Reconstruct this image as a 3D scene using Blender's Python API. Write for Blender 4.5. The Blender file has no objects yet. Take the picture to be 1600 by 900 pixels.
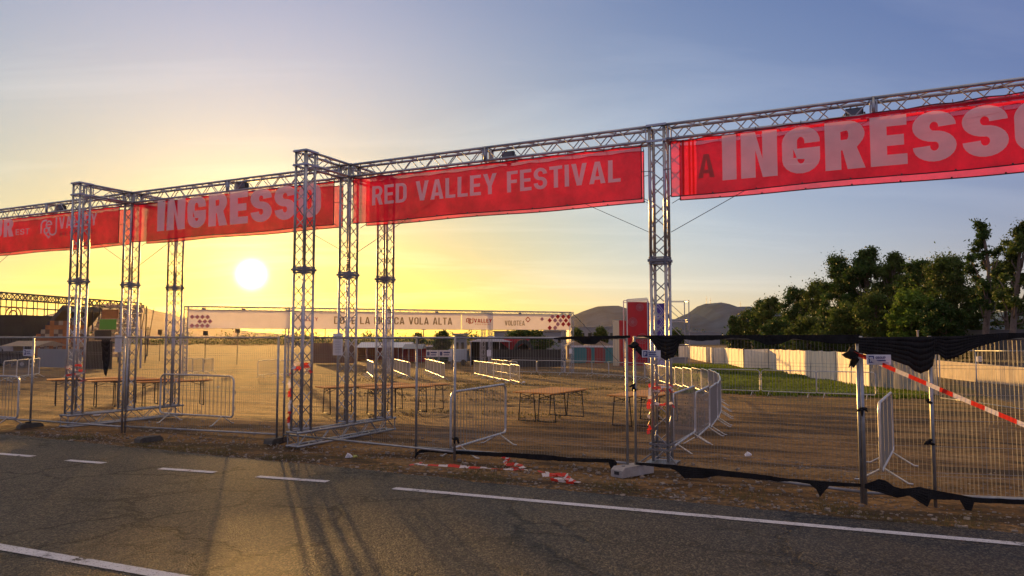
import bpy, math, random
import numpy as np
from mathutils import Vector, Matrix, noise
random.seed(7); rng = np.random.default_rng(7)
sc = bpy.context.scene; COL = sc.collection
# ------------------------------------------------------------------ camera
CAMZ = 2.0; F = 1150.0; PITCH = math.atan(75.0 / F)
cam_d = bpy.data.cameras.new('camera'); cam = bpy.data.objects.new('camera', cam_d); COL.objects.link(cam)
cam_d.sensor_width = 36; cam_d.lens = 36 * F / 1600; cam_d.clip_end = 20000; cam_d.clip_start = 0.05
cam.location = (0, 0, CAMZ); cam.rotation_euler = (math.pi / 2 + PITCH, 0, 0); sc.camera = cam
# ------------------------------------------------------------------ sun and sky
SUN_AZ = math.radians(-19.55); SUN_EL = math.radians(4.5)
SUN = Vector((math.sin(SUN_AZ) * math.cos(SUN_EL), math.cos(SUN_AZ) * math.cos(SUN_EL), math.sin(SUN_EL)))
ld = bpy.data.lights.new('sun', 'SUN'); ld.energy = 5.0; ld.angle = math.radians(0.7); ld.color = (1.0, 0.53, 0.14)
lo = bpy.data.objects.new('sun', ld); COL.objects.link(lo); lo.rotation_euler = SUN.to_track_quat('Z', 'Y').to_euler()
sc.view_settings.view_transform = 'Standard'; sc.view_settings.look = 'None'; sc.view_settings.gamma = 1
sc.view_settings.exposure = 0.6; sc.view_settings.use_curve_mapping = False
W = bpy.data.worlds.new('World'); sc.world = W; W.use_nodes = True
nt = W.node_tree; N = nt.nodes; L = nt.links; N.clear()
def nd(tree, typ, **kw):
    n = tree.nodes.new(typ)
    for k, v in kw.items(): setattr(n, k, v)
    return n
def math_n(tree, op, a, b=None, c=None, clamp=False):
    n = tree.nodes.new('ShaderNodeMath'); n.operation = op; n.use_clamp = clamp
    for i, v in enumerate((a, b, c)):
        if v is None: continue
        if isinstance(v, (int, float)): n.inputs[i].default_value = v
        else: tree.links.new(v, n.inputs[i])
    return n.outputs[0]
def mixc(tree, fac, a, b, mode='MIX'):
    n = tree.nodes.new('ShaderNodeMix'); n.data_type = 'RGBA'; n.blend_type = mode; n.clamp_factor = True
    for i, v in ((0, fac), (6, a), (7, b)):
        if isinstance(v, (int, float)): n.inputs[i].default_value = v
        elif isinstance(v, tuple): n.inputs[i].default_value = (*v, 1)
        else: tree.links.new(v, n.inputs[i])
    return n.outputs[2]
def ramp(tree, fac, stops):
    n = tree.nodes.new('ShaderNodeValToRGB'); e = n.color_ramp.elements
    while len(e) < len(stops): e.new(0.5)
    for i, (p, c) in enumerate(stops):
        e[i].position = p; e[i].color = (*c, 1) if isinstance(c, tuple) else (c, c, c, 1)
    tree.links.new(fac, n.inputs[0]); return n.outputs[0]
tc = nd(nt, 'ShaderNodeTexCoord'); dirv = tc.outputs['Generated']
sky = nd(nt, 'ShaderNodeTexSky', sky_type='NISHITA', sun_disc=False, sun_elevation=SUN_EL, sun_rotation=SUN_AZ,
         altitude=0, air_density=1.3, dust_density=1.6, ozone_density=2.2)
dp = nd(nt, 'ShaderNodeVectorMath', operation='DOT_PRODUCT'); L.new(dirv, dp.inputs[0]); dp.inputs[1].default_value = SUN
ang = math_n(nt, 'ARCCOSINE', math_n(nt, 'MINIMUM', dp.outputs['Value'], 1.0))       # angle from the sun, radians
def glow(width, power=1.0):
    return math_n(nt, 'EXPONENT', math_n(nt, 'MULTIPLY', math_n(nt, 'POWER', math_n(nt, 'DIVIDE', ang, width), power), -1.0))
sep = nd(nt, 'ShaderNodeSeparateXYZ'); L.new(dirv, sep.inputs[0]); elev = sep.outputs['Z']
low = math_n(nt, 'EXPONENT', math_n(nt, 'MULTIPLY', math_n(nt, 'MAXIMUM', elev, 0.0), -5.0))   # 1 at the horizon
base = mixc(nt, 1.0, sky.outputs[0], (.020, .021, .019), 'MULTIPLY')
def add(a, fac, colr):
    n = nt.nodes.new('ShaderNodeVectorMath'); n.operation = 'SCALE'; n.inputs[0].default_value = colr; L.new(fac, n.inputs['Scale'])
    m = nt.nodes.new('ShaderNodeVectorMath'); m.operation = 'ADD'; L.new(a, m.inputs[0]); L.new(n.outputs[0], m.inputs[1]); return m.outputs[0]
def M_(a, b): return math_n(nt, 'MULTIPLY', a, b)
ep = math_n(nt, 'MAXIMUM', elev, 0.0)
def fall(k): return math_n(nt, 'EXPONENT', M_(ep, -k))
qb = M_(math_n(nt, 'SUBTRACT', 1.0, fall(16)), fall(2.5)); pb = math_n(nt, 'POWER', math_n(nt, 'SUBTRACT', 1.0, fall(6)), 2.0)
off_sun = M_(qb, math_n(nt, 'SUBTRACT', 1.0, glow(.45, 3)))
cc = add(base, pb, (.0, .035, .19))
cc = add(cc, off_sun, (.025, .030, .31))
cc = add(cc, M_(qb, glow(.95, 2.2)), (.40, .46, 0.0))
cc = add(cc, M_(pb, glow(.38, 2.4)), (.54, .46, .74))
cc = add(cc, M_(fall(16), math_n(nt, 'ADD', .12, M_(.88, glow(1.2, 2)))), (.95, .60, .03))
cc = add(cc, M_(off_sun, glow(1.0, 3)), (.02, .08, .36))
cc = add(cc, M_(M_(M_(fall(5), math_n(nt, 'SUBTRACT', 1.0, fall(22))), glow(1.1, 3)), math_n(nt, 'SUBTRACT', 1.0, glow(.38, 3))), (.38, .48, .46))
cc = add(cc, glow(0.06, 1.0), (.7, .62, .03))
cc = add(cc, M_(fall(1.6), math_n(nt, 'SUBTRACT', 1.0, glow(1.5, 10))), (.42, .38, .40))      # unseen pale sky opposite the sun, added to brighten gate fronts
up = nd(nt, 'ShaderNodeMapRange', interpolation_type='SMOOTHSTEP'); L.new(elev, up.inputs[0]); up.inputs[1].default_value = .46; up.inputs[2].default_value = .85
cc = add(cc, up.outputs[0], (.62, .45, .17))      # warm glow overhead, out of view, added to light the ground
# thin cirrus, projected on a high flat layer
pl = nd(nt, 'ShaderNodeVectorMath', operation='DIVIDE'); L.new(dirv, pl.inputs[0])
cz = nd(nt, 'ShaderNodeCombineXYZ'); zz = math_n(nt, 'ADD', math_n(nt, 'MAXIMUM', elev, 0.0), 0.10)
for i in range(3): L.new(zz, cz.inputs[i])
L.new(cz.outputs[0], pl.inputs[1])
mp = nd(nt, 'ShaderNodeMapping'); L.new(pl.outputs[0], mp.inputs[0]); mp.inputs['Scale'].default_value = (0.35, 0.9, 0.0); mp.inputs['Rotation'].default_value = (0, 0, 0.5)
cn = nd(nt, 'ShaderNodeTexNoise'); L.new(mp.outputs[0], cn.inputs[0]); cn.inputs['Scale'].default_value = 1.3; cn.inputs['Detail'].default_value = 7; cn.inputs['Roughness'].default_value = 0.55; cn.inputs['Distortion'].default_value = 0.6
cl = ramp(nt, cn.outputs[0], [(0.47, 0.0), (0.68, 1.0)])
cc = add(cc, math_n(nt, 'MULTIPLY', cl, math_n(nt, 'ADD', 0.25, glow(0.6, 1.4))), (0.14, 0.13, 0.11))
cc = add(cc, glow(0.0160, 3.5), (4.0, 3.6, 2.8))
cc = add(cc, glow(0.03, 1.2), (.7, .7, .30))
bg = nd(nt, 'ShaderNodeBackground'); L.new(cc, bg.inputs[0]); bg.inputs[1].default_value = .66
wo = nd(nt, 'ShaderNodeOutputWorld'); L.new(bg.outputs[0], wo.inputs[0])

# ------------------------------------------------------------------ geometry of the site
E = Vector((0.897, -0.4415, 0)); NN = Vector((0.4415, 0.897, 0))       # along the gate / away from the road
GROT = math.atan2(E.y, E.x)
PROF = [(-5000, 0), (12.2, 0), (14.2, -.13), (16.5, -.27), (20, -.35), (30, -.47), (35, -.62), (40, -.82), (50, -.95), (60, -1.1), (110, -1.55), (6000, -1.6)]
PX = [p[0] for p in PROF]; PY = [p[1] for p in PROF]
def zg(x, y): return float(np.interp(x * NN.x + y * NN.y, PX, PY))
CP, SP = math.cos(PITCH), math.sin(PITCH)
def ray(px, py):
    u = (px - 800) / F; v = (450 - py) / F
    return Vector((u, CP - v * SP, SP + v * CP))
def G(px, py):                         # the spot of the ground seen there
    d = ray(px, py); t = 2.0
    for k in range(60):
        P = d * t; t2 = (zg(P.x, P.y) - CAMZ) / d.z
        if abs(t2 - t) < 1e-4: break
        t = 0.5 * t + 0.5 * t2
    P = d * t; return Vector((P.x, P.y, zg(P.x, P.y)))
def at(px, Y, py=525.0):               # a point at forward distance Y
    d = ray(px, py); P = d * (Y / d.y); return Vector((P.x, P.y, P.z + CAMZ))
def gp(px, Y):
    P = at(px, Y); return Vector((P.x, P.y, zg(P.x, P.y)))
def on_plane(px, py, A, nrm):
    d = ray(px, py); o = Vector((0, 0, CAMZ)); t = (A - o).dot(nrm) / d.dot(nrm); return o + d * t
# ------------------------------------------------------------------ mesh builder
class MB:
    def __init__(s): s.v = []; s.f = []; s.m = []; s.mi = 0
    def quad(s, a, b, c, d): i = len(s.v); s.v += [tuple(a), tuple(b), tuple(c), tuple(d)]; s.f.append((i, i + 1, i + 2, i + 3)); s.m.append(s.mi)
    def box(s, c, size, rot=0.0, tilt=None):
        hx, hy, hz = size[0] / 2, size[1] / 2, size[2] / 2; R = Matrix.Rotation(rot, 3, 'Z')
        if tilt is not None: R = R @ tilt
        i = len(s.v); c = Vector(c)
        for z in (-hz, hz):
            for x, y in ((-hx, -hy), (hx, -hy), (hx, hy), (-hx, hy)): s.v.append(tuple(c + R @ Vector((x, y, z))))
        for f in ((0, 3, 2, 1), (4, 5, 6, 7), (0, 1, 5, 4), (1, 2, 6, 5), (2, 3, 7, 6), (3, 0, 4, 7)):
            s.f.append(tuple(i + k for k in f)); s.m.append(s.mi)
    def tube(s, pts, r, n=6, closed=False, cap=True, radii=None):
        pts = [Vector(p) for p in pts]; K = len(pts); rings = []
        up = Vector((0, 0, 1)); prev = None
        for k in range(K):
            if closed: t = pts[(k + 1) % K] - pts[k - 1]
            else: t = pts[min(k + 1, K - 1)] - pts[max(k - 1, 0)]
            if t.length < 1e-9: t = Vector((0, 0, 1))
            t.normalize()
            if prev is None: a = t.cross(up) if abs(t.z) < .95 else t.cross(Vector((1, 0, 0)))
            else: a = prev - t * prev.dot(t)
            a.normalize(); prev = a; b = t.cross(a); rr = radii[k] if radii else r
            i = len(s.v); rings.append(i)
            for j in range(n):
                th = 2 * math.pi * (j + .5) / n; s.v.append(tuple(pts[k] + (a * math.cos(th) + b * math.sin(th)) * rr))
        for k in range(K if closed else K - 1):
            i0, i1 = rings[k], rings[(k + 1) % K]
            for j in range(n):
                s.f.append((i0 + j, i0 + (j + 1) % n, i1 + (j + 1) % n, i1 + j)); s.m.append(s.mi)
        if cap and not closed:
            s.f.append(tuple(rings[0] + j for j in range(n))[::-1]); s.m.append(s.mi)
            s.f.append(tuple(rings[-1] + j for j in range(n))); s.m.append(s.mi)
    def prism(s, poly, h, base=0.0):               # xy polygon extruded in z
        n = len(poly); i = len(s.v)
        for z in (base, base + h):
            for x, y in poly: s.v.append((x, y, z))
        s.f.append(tuple(i + k for k in range(n))[::-1]); s.f.append(tuple(i + n + k for k in range(n))); s.m += [s.mi] * 2
        for k in range(n): s.f.append((i + k, i + (k + 1) % n, i + n + (k + 1) % n, i + n + k)); s.m.append(s.mi)
    def slab(s, poly, normal, th):                 # 3d polygon with thickness
        nrm = Vector(normal).normalized() * th; n = len(poly); i = len(s.v)
        for o in (Vector((0, 0, 0)), nrm):
            for p in poly: s.v.append(tuple(Vector(p) + o))
        s.f.append(tuple(i + k for k in range(n))); s.f.append(tuple(i + n + k for k in range(n))[::-1]); s.m += [s.mi] * 2
        for k in range(n): s.f.append((i + (k + 1) % n, i + k, i + n + k, i + n + (k + 1) % n)); s.m.append(s.mi)
    def build(s, name, mats, parent=None, smooth=False):
        me = bpy.data.meshes.new(name); me.from_pydata(s.v, [], s.f)
        if not isinstance(mats, (list, tuple)): mats = [mats]
        for m in mats: me.materials.append(m)
        if len(mats) > 1: me.polygons.foreach_set('material_index', s.m)
        if smooth: me.polygons.foreach_set('use_smooth', [True] * len(me.polygons))
        me.update(); o = bpy.data.objects.new(name, me); COL.objects.link(o)
        if parent: o.parent = parent
        return o
def tag(o, label=None, cat=None, group=None, kind=None):
    for k, v in (('label', label), ('category', cat), ('group', group), ('kind', kind)):
        if v: o[k] = v
    return o
def thing(name, label, cat, loc=(0, 0, 0), rot=0.0, group=None):
    o = bpy.data.objects.new(name, None); COL.objects.link(o); o.location = loc; o.rotation_euler = (0, 0, rot); o.empty_display_size = .2
    return tag(o, label, cat, group)
def dup(root, loc, rot, label):
    def cp(o, par):
        c = o.copy(); COL.objects.link(c); c.parent = par
        for ch in o.children: cp(ch, c)
        return c
    r = cp(root, None); r.location = loc; r.rotation_euler = (0, 0, rot); r['label'] = label; return r
ORD = ['first', 'second', 'third', 'fourth', 'fifth', 'sixth', 'seventh', 'eighth', 'ninth', 'tenth', 'eleventh', 'twelfth']
# ------------------------------------------------------------------ materials
def mat(name, col, rough=0.6, metal=0.0, var=0.0, vs=3.0, bump=0.0, bs=60.0, trans=0.0, see=0.0, spec=0.5, col2=None):
    m = bpy.data.materials.new(name); m.use_nodes = True; t = m.node_tree; b = t.nodes['Principled BSDF']; out = t.nodes['Material Output']
    b.inputs['Roughness'].default_value = rough; b.inputs['Metallic'].default_value = metal; b.inputs['Specular IOR Level'].default_value = spec
    tcn = nd(t, 'ShaderNodeTexCoord'); csock = None
    if var:
        n = nd(t, 'ShaderNodeTexNoise'); t.links.new(tcn.outputs['Object'], n.inputs[0]); n.inputs['Scale'].default_value = vs; n.inputs['Detail'].default_value = 6; n.inputs['Roughness'].default_value = 0.65
        lo_ = tuple(c * (1 - var) for c in col) if col2 is None else col2; hi = tuple(min(1, c * (1 + var)) for c in col)
        csock = ramp(t, n.outputs[0], [(0.3, lo_), (0.7, hi)]); t.links.new(csock, b.inputs['Base Color'])
    else: b.inputs['Base Color'].default_value = (*col, 1)
    if bump:
        n = nd(t, 'ShaderNodeTexNoise'); t.links.new(tcn.outputs['Object'], n.inputs[0]); n.inputs['Scale'].default_value = bs; n.inputs['Detail'].default_value = 4
        bp = nd(t, 'ShaderNodeBump'); bp.inputs['Strength'].default_value = bump; bp.inputs['Distance'].default_value = 0.02; t.links.new(n.outputs[0], bp.inputs['Height']); t.links.new(bp.outputs[0], b.inputs['Normal'])
    last = b.outputs[0]
    if trans:
        tr = nd(t, 'ShaderNodeBsdfTranslucent'); tr.inputs[0].default_value = (*col, 1)
        if csock is not None: t.links.new(csock, tr.inputs[0])
        mx = nd(t, 'ShaderNodeMixShader'); mx.inputs[0].default_value = trans; t.links.new(last, mx.inputs[1]); t.links.new(tr.outputs[0], mx.inputs[2]); last = mx.outputs[0]
    if see:
        tr = nd(t, 'ShaderNodeBsdfTransparent'); mx = nd(t, 'ShaderNodeMixShader'); mx.inputs[0].default_value = see
        t.links.new(last, mx.inputs[1]); t.links.new(tr.outputs[0], mx.inputs[2]); last = mx.outputs[0]
    if last is not b.outputs[0]: t.links.new(last, out.inputs[0])
    return m
ALU = mat('truss aluminium', (.40, .41, .43), .42, .75, var=.25, vs=4, bump=.15, bs=30)
GALV = mat('galvanised steel', (.34, .35, .35), .42, .7, var=.3, vs=6, bump=.1, bs=40)
BARR = mat('bright galvanised tube', (.55, .55, .53), .42, .7, var=.2, vs=6)
WIRE = mat('mesh wire', (.27, .27, .25), .55, .4)
DARKM = mat('dark steel', (.05, .05, .055), .5, .5, var=.3)
STEEL = mat('collar steel', (.20, .20, .21), .5, .6, var=.3)
BLACKP = mat('black plastic', (.025, .025, .027), .5)
GLASS = mat('lamp glass', (.10, .11, .12), .08)
CONC = mat('concrete', (.36, .34, .31), .9, var=.25, vs=5, bump=.5, bs=50)
RUBBER = mat('recycled rubber', (.07, .065, .055), .85, var=.3, vs=9, bump=.4)
RED = mat('red mesh banner', (.70, .016, .055), .75, var=.38, vs=2.2, trans=.5, see=.15, spec=.15)
LETTER = mat('white banner print', (.92, .86, .84), .8, var=.08, vs=3, trans=.38, see=.12, spec=.15)
DIMLET = mat('faded and show-through red print', (.50, .10, .09), .8, trans=.3)
PALE = mat('pale banner', (.70, .64, .64), .8, var=.06, vs=1, trans=.30, see=.03, spec=.1)
BROWNL = mat('brown lettering', (.30, .20, .10), .8, spec=.1)
REDL = mat('red lettering', (.60, .05, .05), .8, spec=.1)
PINKL = mat('pink print', (.62, .25, .25), .8, spec=.1)
HEM = mat('dark hem', (.12, .01, .02), .8)
CLOTH = mat('black shade cloth', (.012, .012, .013), .75, var=.7, vs=7, see=.05, spec=.25, bump=.5, bs=90)
TAPER = mat('tape red', (.75, .05, .03), .4, trans=.35); TAPEW = mat('tape white', (.80, .74, .72), .4, trans=.35)
PAPER = mat('white board', (.72, .72, .74), .6, var=.05, vs=5, trans=.1)
BLUEP = mat('blue print', (.03, .04, .16), .6); GREYP = mat('grey print', (.35, .35, .38), .6)
PLY = mat('varnished table board', (.74, .33, .075), .65, var=.15, vs=2.5, spec=.15)
LEGM = mat('dark green steel', (.03, .035, .03), .5, .3)
TARP = mat('white tarpaulin', (.90, .80, .58), .75, var=.08, vs=1.2, trans=.06, bump=.6, bs=1.2)
TARPG = mat('grey netting', (.36, .35, .33), .85, var=.1, vs=2, trans=.3, see=.22)
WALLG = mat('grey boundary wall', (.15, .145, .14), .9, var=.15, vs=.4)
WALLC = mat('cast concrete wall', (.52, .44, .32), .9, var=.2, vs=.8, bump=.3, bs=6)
BARK = mat('bark', (.16, .12, .09), .95, var=.35, vs=3, bump=.6, bs=12)
LEAFS = [mat('foliage deep', (.042, .088, .016), .6, var=.65, vs=.45, trans=.30, spec=.25), mat('foliage olive', (.070, .110, .020), .6, var=.6, vs=.5, trans=.34, spec=.25), mat('foliage bright', (.12, .20, .025), .6, var=.45, vs=.6, trans=.38, spec=.25)]
GRASSM = mat('grass', (.13, .19, .025), .7, var=.5, vs=.5, trans=.35, spec=.1)
DRYM = mat('dry weeds', (.16, .14, .06), .8, var=.4, vs=1.0, trans=.3, spec=.1)
STONE = mat('stones', (.26, .22, .17), .9, var=.4, vs=8)

def set_normal_bump(t, b, h, strength, dist):
    bp = nd(t, 'ShaderNodeBump'); bp.inputs['Strength'].default_value = strength; bp.inputs['Distance'].default_value = dist
    t.links.new(h, bp.inputs['Height']); t.links.new(bp.outputs[0], b.inputs['Normal'])
def noise_n(t, vec, scale, detail=6, rough=.6, dist=0.0):
    n = nd(t, 'ShaderNodeTexNoise'); t.links.new(vec, n.inputs[0]); n.inputs['Scale'].default_value = scale; n.inputs['Detail'].default_value = detail
    n.inputs['Roughness'].default_value = rough; n.inputs['Distortion'].default_value = dist; return n.outputs[0]
def ground_mat():
    m = bpy.data.materials.new('dirt ground'); m.use_nodes = True; t = m.node_tree; b = t.nodes['Principled BSDF']; b.inputs['Roughness'].default_value = .95; b.inputs['Specular IOR Level'].default_value = .15
    ge = nd(t, 'ShaderNodeNewGeometry'); P = ge.outputs['Position']
    mp = nd(t, 'ShaderNodeMapping'); t.links.new(P, mp.inputs[0]); mp.inputs['Rotation'].default_value = (0, 0, -GROT - .12); 
    mp2 = nd(t, 'ShaderNodeMapping'); t.links.new(mp.outputs[0], mp2.inputs[0]); mp2.inputs['Scale'].default_value = (.22, 1.0, 1)
    n1 = noise_n(t, P, .35, 8, .62); n2 = noise_n(t, mp2.outputs[0], 1.3, 8, .65, .4); n3 = noise_n(t, P, 9, 6, .7); n4 = noise_n(t, P, 60, 3, .7)
    c = ramp(t, n1, [(.25, (.21, .114, .038)), (.5, (.33, .180, .056)), (.75, (.44, .245, .078))])
    tr = ramp(t, n2, [(.34, 0.0), (.46, 1.0), (.58, 1.0), (.70, 0.0)])
    c = mixc(t, ramp(t, n2, [(.43, .92), (.53, 0.0)]), c, (.060, .040, .022))
    c = mixc(t, ramp(t, n2, [(.52, 0.0), (.64, .75)]), c, (.40, .26, .12))
    c = mixc(t, ramp(t, n3, [(.36, .75), (.6, 0.0)]), c, (.07, .052, .032))
    c = mixc(t, ramp(t, n4, [(.58, 0.0), (.72, .45)]), c, (.38, .30, .20))
    # weed cover by distance from the road
    dn = nd(t, 'ShaderNodeVectorMath', operation='DOT_PRODUCT'); t.links.new(P, dn.inputs[0]); dn.inputs[1].default_value = NN
    de = nd(t, 'ShaderNodeVectorMath', operation='DOT_PRODUCT'); t.links.new(P, de.inputs[0]); de.inputs[1].default_value = E
    zone = math_n(t, 'MULTIPLY', ramp(t, math_n(t, 'DIVIDE', dn.outputs['Value'], 100.0), [(.24, 0.0), (.36, 1.0), (.9, 1.0)]), ramp(t, math_n(t, 'DIVIDE', math_n(t, 'ADD', de.outputs['Value'], 40.0), 100.0), [(.30, .35), (.36, .9), (.60, 1.0), (.63, .15)]))
    gn = noise_n(t, P, .5, 6, .6); gm = math_n(t, 'MULTIPLY', zone, ramp(t, gn, [(.42, 0.0), (.60, .8)]))
    c = mixc(t, gm, c, (.085, .095, .028))
    # strip of dark crumbs beside the tarmac
    st = ramp(t, math_n(t, 'DIVIDE', dn.outputs['Value'], 20.0), [(.44, 1.0), (.475, .8), (.51, 0.0)])
    c = mixc(t, math_n(t, 'MULTIPLY', st, ramp(t, n3, [(.40, 1.0), (.62, .1)])), c, (.060, .050, .036))
    lot = math_n(t, 'MULTIPLY', math_n(t, 'GREATER_THAN', math_n(t, 'ADD', de.outputs['Value'], math_n(t, 'MULTIPLY', n1, 1.0)), 5.2), math_n(t, 'GREATER_THAN', dn.outputs['Value'], 28.5))
    c = mixc(t, math_n(t, 'MULTIPLY', lot, .9), c, (.10, .088, .074))
    t.links.new(c, b.inputs['Base Color'])
    h = math_n(t, 'ADD', math_n(t, 'MULTIPLY', n2, 1.2), math_n(t, 'ADD', math_n(t, 'MULTIPLY', n3, .55), math_n(t, 'MULTIPLY', n4, .12)))
    set_normal_bump(t, b, h, 1.0, .11); return m
def asphalt_mat():
    m = bpy.data.materials.new('asphalt'); m.use_nodes = True; t = m.node_tree; b = t.nodes['Principled BSDF']; b.inputs['Roughness'].default_value = .55; b.inputs['Specular IOR Level'].default_value = .2
    ge = nd(t, 'ShaderNodeNewGeometry'); P = ge.outputs['Position']
    n1 = noise_n(t, P, .5, 6, .6); n2 = noise_n(t, P, 70, 3, .8)
    mp = nd(t, 'ShaderNodeMapping'); t.links.new(P, mp.inputs[0]); mp.inputs['Rotation'].default_value = (0, 0, -GROT)
    mp2 = nd(t, 'ShaderNodeMapping'); t.links.new(mp.outputs[0], mp2.inputs[0]); mp2.inputs['Scale'].default_value = (.15, 1.2, 1)
    n3 = noise_n(t, mp2.outputs[0], 1.0, 5, .6)
    c = ramp(t, n1, [(.3, (.011, .011, .0105)), (.7, (.024, .023, .022))])
    c = mixc(t, ramp(t, n3, [(.45, 0.0), (.65, .5)]), c, (.045, .041, .035))
    v = nd(t, 'ShaderNodeTexVoronoi'); t.links.new(P, v.inputs[0]); v.inputs['Scale'].default_value = 55
    c = mixc(t, ramp(t, v.outputs['Color'], [(.50, 0.0), (.8, .85)]), c, (.17, .145, .10))
    c = mixc(t, ramp(t, n2, [(.35, .8), (.5, 0.0)]), c, (.018, .018, .018))
    # cracks
    wn = nd(t, 'ShaderNodeTexNoise'); t.links.new(P, wn.inputs[0]); wn.inputs['Scale'].default_value = 2.2; wn.inputs['Detail'].default_value = 6; wn.inputs['Roughness'].default_value = .7
    ws = nd(t, 'ShaderNodeVectorMath', operation='SCALE'); t.links.new(wn.outputs['Color'], ws.inputs[0]); ws.inputs['Scale'].default_value = .9
    wa = nd(t, 'ShaderNodeVectorMath', operation='ADD'); t.links.new(P, wa.inputs[0]); t.links.new(ws.outputs[0], wa.inputs[1])
    vc = nd(t, 'ShaderNodeTexVoronoi', feature='DISTANCE_TO_EDGE'); t.links.new(wa.outputs[0], vc.inputs[0]); vc.inputs['Scale'].default_value = .62
    vc2 = nd(t, 'ShaderNodeTexVoronoi', feature='DISTANCE_TO_EDGE'); t.links.new(wa.outputs[0], vc2.inputs[0]); vc2.inputs['Scale'].default_value = 1.7
    msk = ramp(t, noise_n(t, P, .45, 3, .5), [(.40, 0.0), (.50, 1.0)]); msk2 = ramp(t, noise_n(t, P, .37, 3, .5), [(.56, 0.0), (.64, 1.0)])
    cr = math_n(t, 'MULTIPLY', ramp(t, vc.outputs['Distance'], [(.006, 1.0), (.026, 0.0)]), msk)
    cr2 = math_n(t, 'MULTIPLY', ramp(t, vc2.outputs['Distance'], [(.010, .9), (.035, 0.0)]), msk2)
    cr = math_n(t, 'MAXIMUM', cr, cr2)
    c = mixc(t, cr, c, (.010, .010, .010)); t.links.new(c, b.inputs['Base Color'])
    h = math_n(t, 'SUBTRACT', math_n(t, 'ADD', math_n(t, 'MULTIPLY', v.outputs['Distance'], -.6), math_n(t, 'MULTIPLY', n2, .35)), math_n(t, 'MULTIPLY', cr, 1.2))
    set_normal_bump(t, b, h, 1.0, .03); return m
def paint_mat():
    m = bpy.data.materials.new('worn road paint'); m.use_nodes = True; t = m.node_tree; b = t.nodes['Principled BSDF']; out = t.nodes['Material Output']; b.inputs['Roughness'].default_value = .7
    ge = nd(t, 'ShaderNodeNewGeometry'); P = ge.outputs['Position']
    n1 = noise_n(t, P, 3, 6, .7); n2 = noise_n(t, P, 55, 3, .8)
    t.links.new(ramp(t, n1, [(.3, (.42, .42, .44)), (.7, (.66, .66, .68))]), b.inputs['Base Color'])
    a = math_n(t, 'MAXIMUM', ramp(t, n2, [(.36, 1.0), (.42, 0.0)]), ramp(t, n1, [(.34, 1.0), (.40, 0.0)]))
    tr = nd(t, 'ShaderNodeBsdfTransparent'); mx = nd(t, 'ShaderNodeMixShader'); t.links.new(a, mx.inputs[0]); t.links.new(b.outputs[0], mx.inputs[1]); t.links.new(tr.outputs[0], mx.inputs[2]); t.links.new(mx.outputs[0], out.inputs[0]); return m
GROUND = ground_mat(); ASPH = asphalt_mat(); PAINT = paint_mat()
# ------------------------------------------------------------------ ground sheet, road
def axis(parts):
    r = []
    for a, b, s in parts: r += list(np.arange(a, b, s))
    return r + [parts[-1][1]]
ea = axis([(-2100, -600, 250), (-600, -100, 50), (-100, -40, 6), (-40, -14, .8), (-14, 12, .16), (12, 50, 1.0), (50, 150, 10), (150, 600, 50), (600, 2101, 250)])
na = axis([(-300, -20, 40), (-20, 8.8, 2.88), (8.8, 13, .10), (13, 26, .2), (26, 60, 1.0), (60, 140, 5), (140, 600, 40), (600, 2301, 200)])
vs = []; fs = []
for n_ in na:
    for e_ in ea:
        x = E.x * e_ + NN.x * n_; y = E.y * e_ + NN.y * n_; z = zg(x, y)
        if 9.0 < n_ < 70:
            k = min(1, (n_ - 9.0) / 1.2)
            z += k * (.045 * noise.noise((e_ * .35, n_ * 1.3, 0)) + .018 * noise.noise((x * 2.3, y * 2.3, 3)) + (.010 * noise.noise((x * 6, y * 6, 9)) if n_ < 26 else 0)) - .01 * k
        elif 8.7 < n_ <= 9.0: z -= .002
        vs.append((x, y, z))
ne = len(ea)
for j in range(len(na) - 1):
    for i in range(ne - 1): a = j * ne + i; fs.append((a, a + 1, a + ne + 1, a + ne))
gm = MB(); gm.v = vs; gm.f = fs; gm.m = [0] * len(fs); tag(gm.build('ground', GROUND, smooth=True), 'brown bare earth with weeds spreading to the hills', kind='structure')
rd = MB(); es = axis([(-400, -40, 40), (-40, 30, .25), (30, 400, 40)])
def redge(e_): return 9.02 + .16 * noise.noise((e_ * .35, 1, 0)) + .08 * noise.noise((e_ * 1.7, 5, 0)) + .035 * noise.noise((e_ * 6, 8, 0))
def EN(e_, n_, z=0.0): return (E.x * e_ + NN.x * n_, E.y * e_ + NN.y * n_, z)
DN = (.926, -.378)
for a, b in zip(es[:-1], es[1:]): rd.quad(EN(a, -4, .006), EN(b, -4, .006), EN(b, redge(b), .006), EN(a, redge(a), .006))
tag(rd.build('road', ASPH), 'dark cracked asphalt road in the foreground', kind='structure')
def line_strip(name, p, q, w, lab):
    p = Vector((p.x, p.y, 0)); q = Vector((q.x, q.y, 0)); d = (q - p).normalized(); s_ = Vector((-d.y, d.x, 0)) * w / 2; mb = MB(); K = max(2, int((q - p).length / .3))
    for k in range(K):
        a = p + (q - p) * k / K; b = p + (q - p) * (k + 1) / K
        ja = .006 * noise.noise((a.x * 5, a.y * 5, 0)); jb = .006 * noise.noise((b.x * 5, b.y * 5, 0))
        mb.quad(a - s_ * (1 + ja) + Vector((0, 0, .011)), b - s_ * (1 + jb) + Vector((0, 0, .011)), b + s_ * (1 - jb) + Vector((0, 0, .011)), a + s_ * (1 - ja) + Vector((0, 0, .011)))
    tag(mb.build(name, PAINT), lab, kind='structure')
p0, p1 = G(615, 764), G(1600, 852); line_strip('road_marking', p0, p1 + (p1 - p0) * .6, .13, 'long solid white edge line on the asphalt')
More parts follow.
